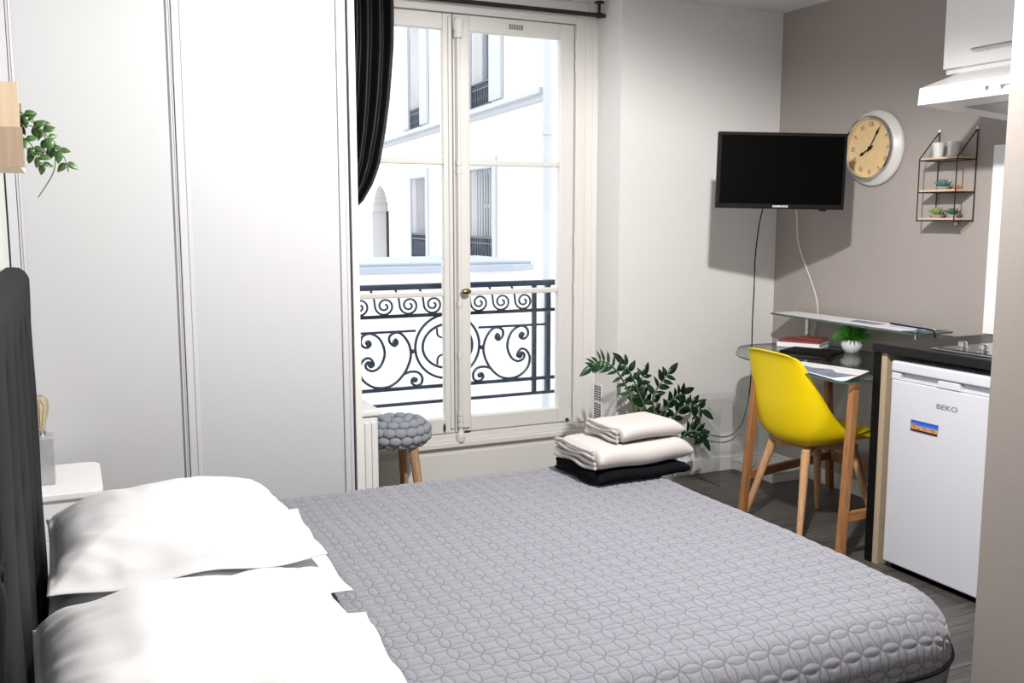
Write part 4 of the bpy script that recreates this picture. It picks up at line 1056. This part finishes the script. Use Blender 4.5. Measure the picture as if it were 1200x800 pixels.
# ------------------------------------------------------------------ ceiling spot (the lamp of the room)
cl_ = thing('ceiling_lamp', 'white ceiling spotlight in the middle of the room', 'lamp', (1.48, 1.84, 2.5))
LX, LY, LZ = 1.48, 1.84, 2.33
b = MB(); b.lathe([(.05, 0), (.05, .012), (.012, .02), (.012, .10)], (LX, LY, 2.5), 24, Matrix.Rotation(PI, 4, 'X')); b.build('canopy', M['shade_white'], cl_, smooth=True)
b = MB(); b.lathe([(.012, .10), (.035, .075), (.075, .03), (.085, .0), (.083, .0), (.073, .028), (.033, .071), (.010, .095)], (LX, LY, LZ - .0), 32, cap=False); b.build('lamp_shade', M['shade_white'], cl_, smooth=True)
lb = MB().ball((LX, LY, LZ + .035), .022, (1, 1, 1.1), 16, 10)
em = bpy.data.materials.new('lamp_bulb_glow'); em.use_nodes = True; e_ = em.node_tree.nodes['Principled BSDF']; e_.inputs['Emission Color'].default_value = (1, .95, .88, 1); e_.inputs['Emission Strength'].default_value = 8
lb.build('bulb', em, cl_, smooth=True)

# ------------------------------------------------------------------ balcony railing
def railing():
    y = 4.78; f = y / 4.75
    X = lambda x: x * f; Z = lambda z: 1.4 + (z - 1.4) * f
    t = thing('balcony_railing', 'dark wrought iron balcony railing with scrolls outside the window', 'railing', (X(1.825), y, .38)); m = M['iron']; xc = 1.825
    b = MB(); b.box(X(.95), X(2.50), y - .022, y + .022, Z(1.030), Z(1.060)); b.build('handrail', m, t, bevel=.006)
    b = MB()
    for z, x0, x1, h in ((.893, .95, 2.50, .009), (.509, 1.15, 2.50, .009), (.426, .95, 2.50, .008)): b.box(X(x0), X(x1), y - .009, y + .009, Z(z) - h, Z(z) + h)
    b.box(X(1.21), X(1.645), y - .006, y + .006, Z(.812) - .006, Z(.812) + .006); b.box(X(2.005), X(2.44), y - .006, y + .006, Z(.812) - .006, Z(.812) + .006)
    b.build('rail', m, t)
    for x in (2.34, 2.425, 1.31 - .0, 1.225):
        w_ = .011 if x in (2.34, 1.31) else .013
        b = MB(); b.box(X(x) - w_, X(x) + w_, y - w_, y + w_, Z(.42), Z(1.035)); b.build('post', m, t)
    def mir(l): return [(2 * xc - x, z) for x, z in l]
    def crv(l, r=.0075, n=5): return MB().tube(smooth_path([(X(x), y, Z(z)) for x, z in l], n), r, 6)
    S1 = [(1.387, .746), (1.375, .762), (1.389, .77), (1.399, .753), (1.383, .737), (1.359, .743), (1.346, .768), (1.36, .799), (1.402, .808), (1.451, .774), (1.474, .703), (1.451, .638), (1.411, .613), (1.377, .625), (1.37, .647), (1.385, .661), (1.404, .65), (1.393, .639)]
    S2 = [(1.387, .646), (1.397, .634), (1.414, .647), (1.394, .679), (1.361, .674), (1.336, .628), (1.355, .567), (1.421, .524), (1.508, .529), (1.578, .588), (1.615, .67), (1.609, .737), (1.575, .791), (1.538, .808), (1.503, .791), (1.502, .759), (1.527, .738), (1.544, .753), (1.535, .772), (1.522, .76)]
    S3 = [(1.569, .581), (1.61, .595), (1.654, .59), (1.678, .562), (1.673, .529), (1.642, .519), (1.619, .538), (1.628, .56), (1.647, .553), (1.642, .541)]
    for s in (S1, S2, S3):
        for q in (s, mir(s)): crv(q).build('scroll', m, t, smooth=True)
    # balls at the hearts of the scrolls
    b = MB()
    for x, z in ((1.387, .752), (1.392, .647), (1.528, .757), (1.637, .548)):
        for xx in (x, 2 * xc - x): b.ball((X(xx), y, Z(z)), .013, (1, .7, 1), 10, 8)
    b.build('scroll_boss', m, t, smooth=True)
    # centre ovals
    for rx, rz_, zc in ((.183, .172, .720), (.142, .118, .722)):
        pts = [(X(xc + rx * math.cos(a * PI / 24)), y, Z(zc + rz_ * math.sin(a * PI / 24))) for a in range(48)]
        MB().tube(pts, .0075, 6, closed=True).build('oval_ring', m, t, smooth=True)
    inner = [(1.80, .79), (1.815, .80), (1.83, .785), (1.81, .765), (1.77, .78), (1.765, .82)]
    for q in (inner, mir(inner), [(x, 1.444 - z) for x, z in inner], mir([(x, 1.444 - z) for x, z in inner])): crv(q, .006).build('scroll', m, t, smooth=True)
    b = MB(); b.ball((X(1.628), y, Z(.703)), .012); b.ball((X(2 * xc - 1.628), y, Z(.703)), .012); b.ball((X(xc), y, Z(.722)), .022, (1, .5, 1)); b.build('rosette', m, t, smooth=True)
    # running scroll row
    for k in range(8):
        xk = 1.345 + k * .133; zc = .952; R = .052; dirn = 1
        if xk > 2.31: continue
        pts = []
        for i in range(34):
            a = i / 33; th = 3 * PI - (1 - a) * 3.4 * PI; r = .008 + (R - .008) * a ** .9
            pts.append((xk + r * math.cos(-th) * dirn, zc - .004 + r * math.sin(-th) * .95))
        e = pts[-1]; pts += [(e[0] - .006, e[1] + .045), (e[0] - .022, 1.03)]
        crv(pts, .006, 2).build('wave_scroll', m, t, smooth=True)
    for k in range(7):
        pass
railing()
sbox('trim_1', M['court'], .6, 3.0, YW + .13, 4.86, .12, .20, label='white stone balcony ledge outside the window')

# ------------------------------------------------------------------ courtyard outside
P0 = Vector((6.014, 11.66, 0)); U = Vector((.0724, .9974, 0)); Nn = Vector((.9974, -.0724, 0))
def F(s, z, d=0): p = P0 + U * s + Nn * d; return (p.x, p.y, z)
def fbox(b, s0, s1, z0, z1, d0, d1):
    vs = [F(s, z, d) for s in (s0, s1) for d in (d0, d1) for z in (z0, z1)]
    b.add(vs, [(0, 1, 3, 2), (4, 6, 7, 5), (0, 4, 5, 1), (2, 3, 7, 6), (0, 2, 6, 4), (1, 5, 7, 3)])
fb = thing('courtyard_building', 'pale rendered building with cornice, archway and tall windows across the courtyard', 'building', (F(6, -3)[0], F(6, -3)[1], -3))
holes = [(2.34, 3.47, .55, 2.2), (6.25, 7.36, .55, 2.2), (2.45, 3.38, 3.16, 5.3), (6.56, 7.35, 3.16, 5.3)]
A0, A1, AZ, AT = 9.45, 11.2, 1.25, 2.15
ss = sorted({-.0, 16, A0, A1, *[h[0] for h in holes], *[h[1] for h in holes]}); zz_ = sorted({-3, 8, AT, *[h[2] for h in holes], *[h[3] for h in holes]})
b = MB()
for s0, s1 in zip(ss, ss[1:]):
    for z0, z1 in zip(zz_, zz_[1:]):
        sm, zm_ = (s0 + s1) / 2, (z0 + z1) / 2
        if any(h[0] < sm < h[1] and h[2] < zm_ < h[3] for h in holes): continue
        if A0 < sm < A1 and zm_ < AT: continue
        fbox(b, s0, s1, z0, z1, 0, .35)
for k in range(16):
    s0 = A0 + (A1 - A0) * k / 16; s1 = A0 + (A1 - A0) * (k + 1) / 16; q = ((s0 + s1) / 2 - (A0 + A1) / 2) / ((A1 - A0) / 2)
    fbox(b, s0, s1, AZ + (AT - AZ) * math.sqrt(max(0, 1 - q * q)), AT, 0, .35)
b.box(6.35, 12, 11.66, 12.0, -3, 8)
b.build('facade_wall', M['facade'], fb)
b = MB(); fbox(b, 0, 16, 2.99, 3.06, -.10, .0); fbox(b, 0, 16, 3.06, 3.13, -.20, .0); b.build('cornice', M['facade_trim'], fb)
b = MB()
for h in holes[:2]:
    fbox(b, h[0] - .16, h[0], h[2], h[3] + .16, -.04, 0); fbox(b, h[1], h[1] + .16, h[2], h[3] + .16, -.04, 0); fbox(b, h[0], h[1], h[3], h[3] + .16, -.04, 0)
b.build('window_surround', M['facade_trim'], fb)
for h in holes:
    b = MB(); fbox(b, h[0], h[1], h[2], h[3], .22, .26); w_ = b.build('window', M['street_glass'], fb)
    b = MB(); sm = (h[0] + h[1]) / 2
    for a, c in ((h[0], h[0] + .07), (sm - .05, sm + .05), (h[1] - .07, h[1])): fbox(b, a, c, h[2], h[3], .15, .22)
    for z in (h[3] - .07, h[2] + (h[3] - h[2]) * .62): fbox(b, h[0], h[1], z, z + .06, .16, .22)
    b.build('window_frame', M['facade_trim'], w_)
    if h[2] < 1:
        b = MB()
        for k in range(1, 9): fbox(b, h[0] + (h[1] - h[0]) * k / 9 - .012, h[0] + (h[1] - h[0]) * k / 9 + .012, h[2] + .55, h[3], .05, .075)
        b.build('window_bars', M['facade_trim'], w_)
    # balconette
    b = MB(); zb2 = h[2]; zt2 = h[2] + (.55 if h[2] < 1 else .42)
    fbox(b, h[0], h[1], zt2 - .03, zt2, -.03, 0.01); fbox(b, h[0], h[1], zb2 + .03, zb2 + .05, -.03, 0.0); fbox(b, h[0], h[1], zt2 - .12, zt2 - .10, -.03, 0)
    for k in range(13): s0 = h[0] + (h[1] - h[0]) * k / 12; fbox(b, s0 - .01, s0 + .01, zb2, zt2, -.025, -.005)
    for k in range(6):
        s0 = h[0] + (h[1] - h[0]) * (k + .5) / 6
        pts = [F(s0 + .07 * math.cos(a * PI / 8), zb2 + .25 + .12 * math.sin(a * PI / 8), -.015) for a in range(16)]; b.tube(pts, .010, 5, closed=True)
    b.build('window_railing', M['iron'], fb)
for h in holes[2:]:
    for a, c in ((h[0] - .55, h[0] - .03), (h[1] + .03, h[1] + .55)):
        b = MB(); fbox(b, a, c, h[2] + .05, h[3], -.06, -.01); b.build('shutter', M['facade_trim'], fb)
b = MB(); fbox(b, A0 - .1, A1 + .1, -3, 2.4, 1.6, 1.7); fbox(b, A0 - .15, A0 - .02, -3, 2.4, .36, 1.6); fbox(b, A1 + .02, A1 + .15, -3, 2.4, .36, 1.6); fbox(b, A0 - .15, A1 + .15, 2.4, 2.5, .36, 1.7)
b.build('passage', M['passage'], fb, label='dark passage behind the archway')
b = MB(); b.tube([F(-.1, -3, -.12), F(-.1, 8, -.12)], .06, 10)
for z in (0.2, 2.5, 4.5): b.tube([F(-.1, z, -.12), F(-.1, z + .08, -.12)], .08, 10)
dp = b.build('drainpipe', M['facade_trim'], None, smooth=True); tag(dp, 'pale drainpipe at the right corner of the courtyard building', 'drainpipe')
an = thing('courtyard_annex', 'low white annex with zinc roof edge in the courtyard', 'outbuilding', (2.0, 9.7, -3))
b = MB(); b.box(-2.5, 4.36, 9.05, 10.4, -3, .86); b.build('wall', M['facade'], an)
b = MB(); b.box(-2.6, 4.42, 8.98, 10.5, .86, .93); b.box(-2.6, 4.42, 9.03, 10.5, .93, .962); b.build('roof', M['zinc'], an, bevel=.01)
tag(MB().box(-12, 20, 4.9, 40, -3.1, -3).build('courtyard_ground', M['court']), 'pale paved courtyard ground far below', 'ground')
for o in bpy.data.objects:
    if o.name == 'courtyard_ground': o['kind'] = 'structure'
# outer face of our own building below and beside the window
w = MB(); w.box(-3, RL, YW + .11, YW + .13, -3, 6); w.box(RR, 5.5, YW + .11, YW + .13, -3, 6); w.box(RL, RR, YW + .11, YW + .13, -3, .12); w.box(RL, RR, YW + .11, YW + .13, 2.5, 6)
struct(w.build('wall_outer', M['facade']))

# ------------------------------------------------------------------ lights
def lamp(kind, name, loc, energy, color, **k):
    l = bpy.data.lights.new(name, kind); l.energy = energy; l.color = color
    for a, v in k.items(): setattr(l, a, v)
    o = bpy.data.objects.new(name, l); COL.objects.link(o); o.location = loc; return o
lamp('SPOT', 'room_spotlight', (LX, LY, LZ - .02), 230, (1, .975, .95), spot_size=math.radians(180), spot_blend=.25, shadow_soft_size=.035).rotation_euler = Vector((-.19, .18, -1)).to_track_quat('-Z', 'Y').to_euler()
w = bpy.data.worlds.new('sky'); scn.world = w; w.use_nodes = True
bg = w.node_tree.nodes['Background']; bg.inputs[0].default_value = (.93, .96, 1, 1); bg.inputs[1].default_value = 2.0

# ------------------------------------------------------------------ camera
cam = bpy.data.cameras.new('camera'); co = bpy.data.objects.new('camera', cam); COL.objects.link(co); scn.camera = co
cam.sensor_width = 36; cam.lens = 1120 / 1200 * 36; cam.clip_start = .02; cam.clip_end = 200
co.location = (0, 0, 1.40)
yaw, pit = math.radians(24.9), math.radians(7.35)
co.rotation_euler = (PI / 2 - pit, 0, -yaw)
vs_ = scn.view_settings; vs_.view_transform = 'Standard'; vs_.look = 'None'; vs_.gamma = 1; vs_.exposure = .28; vs_.use_curve_mapping = False
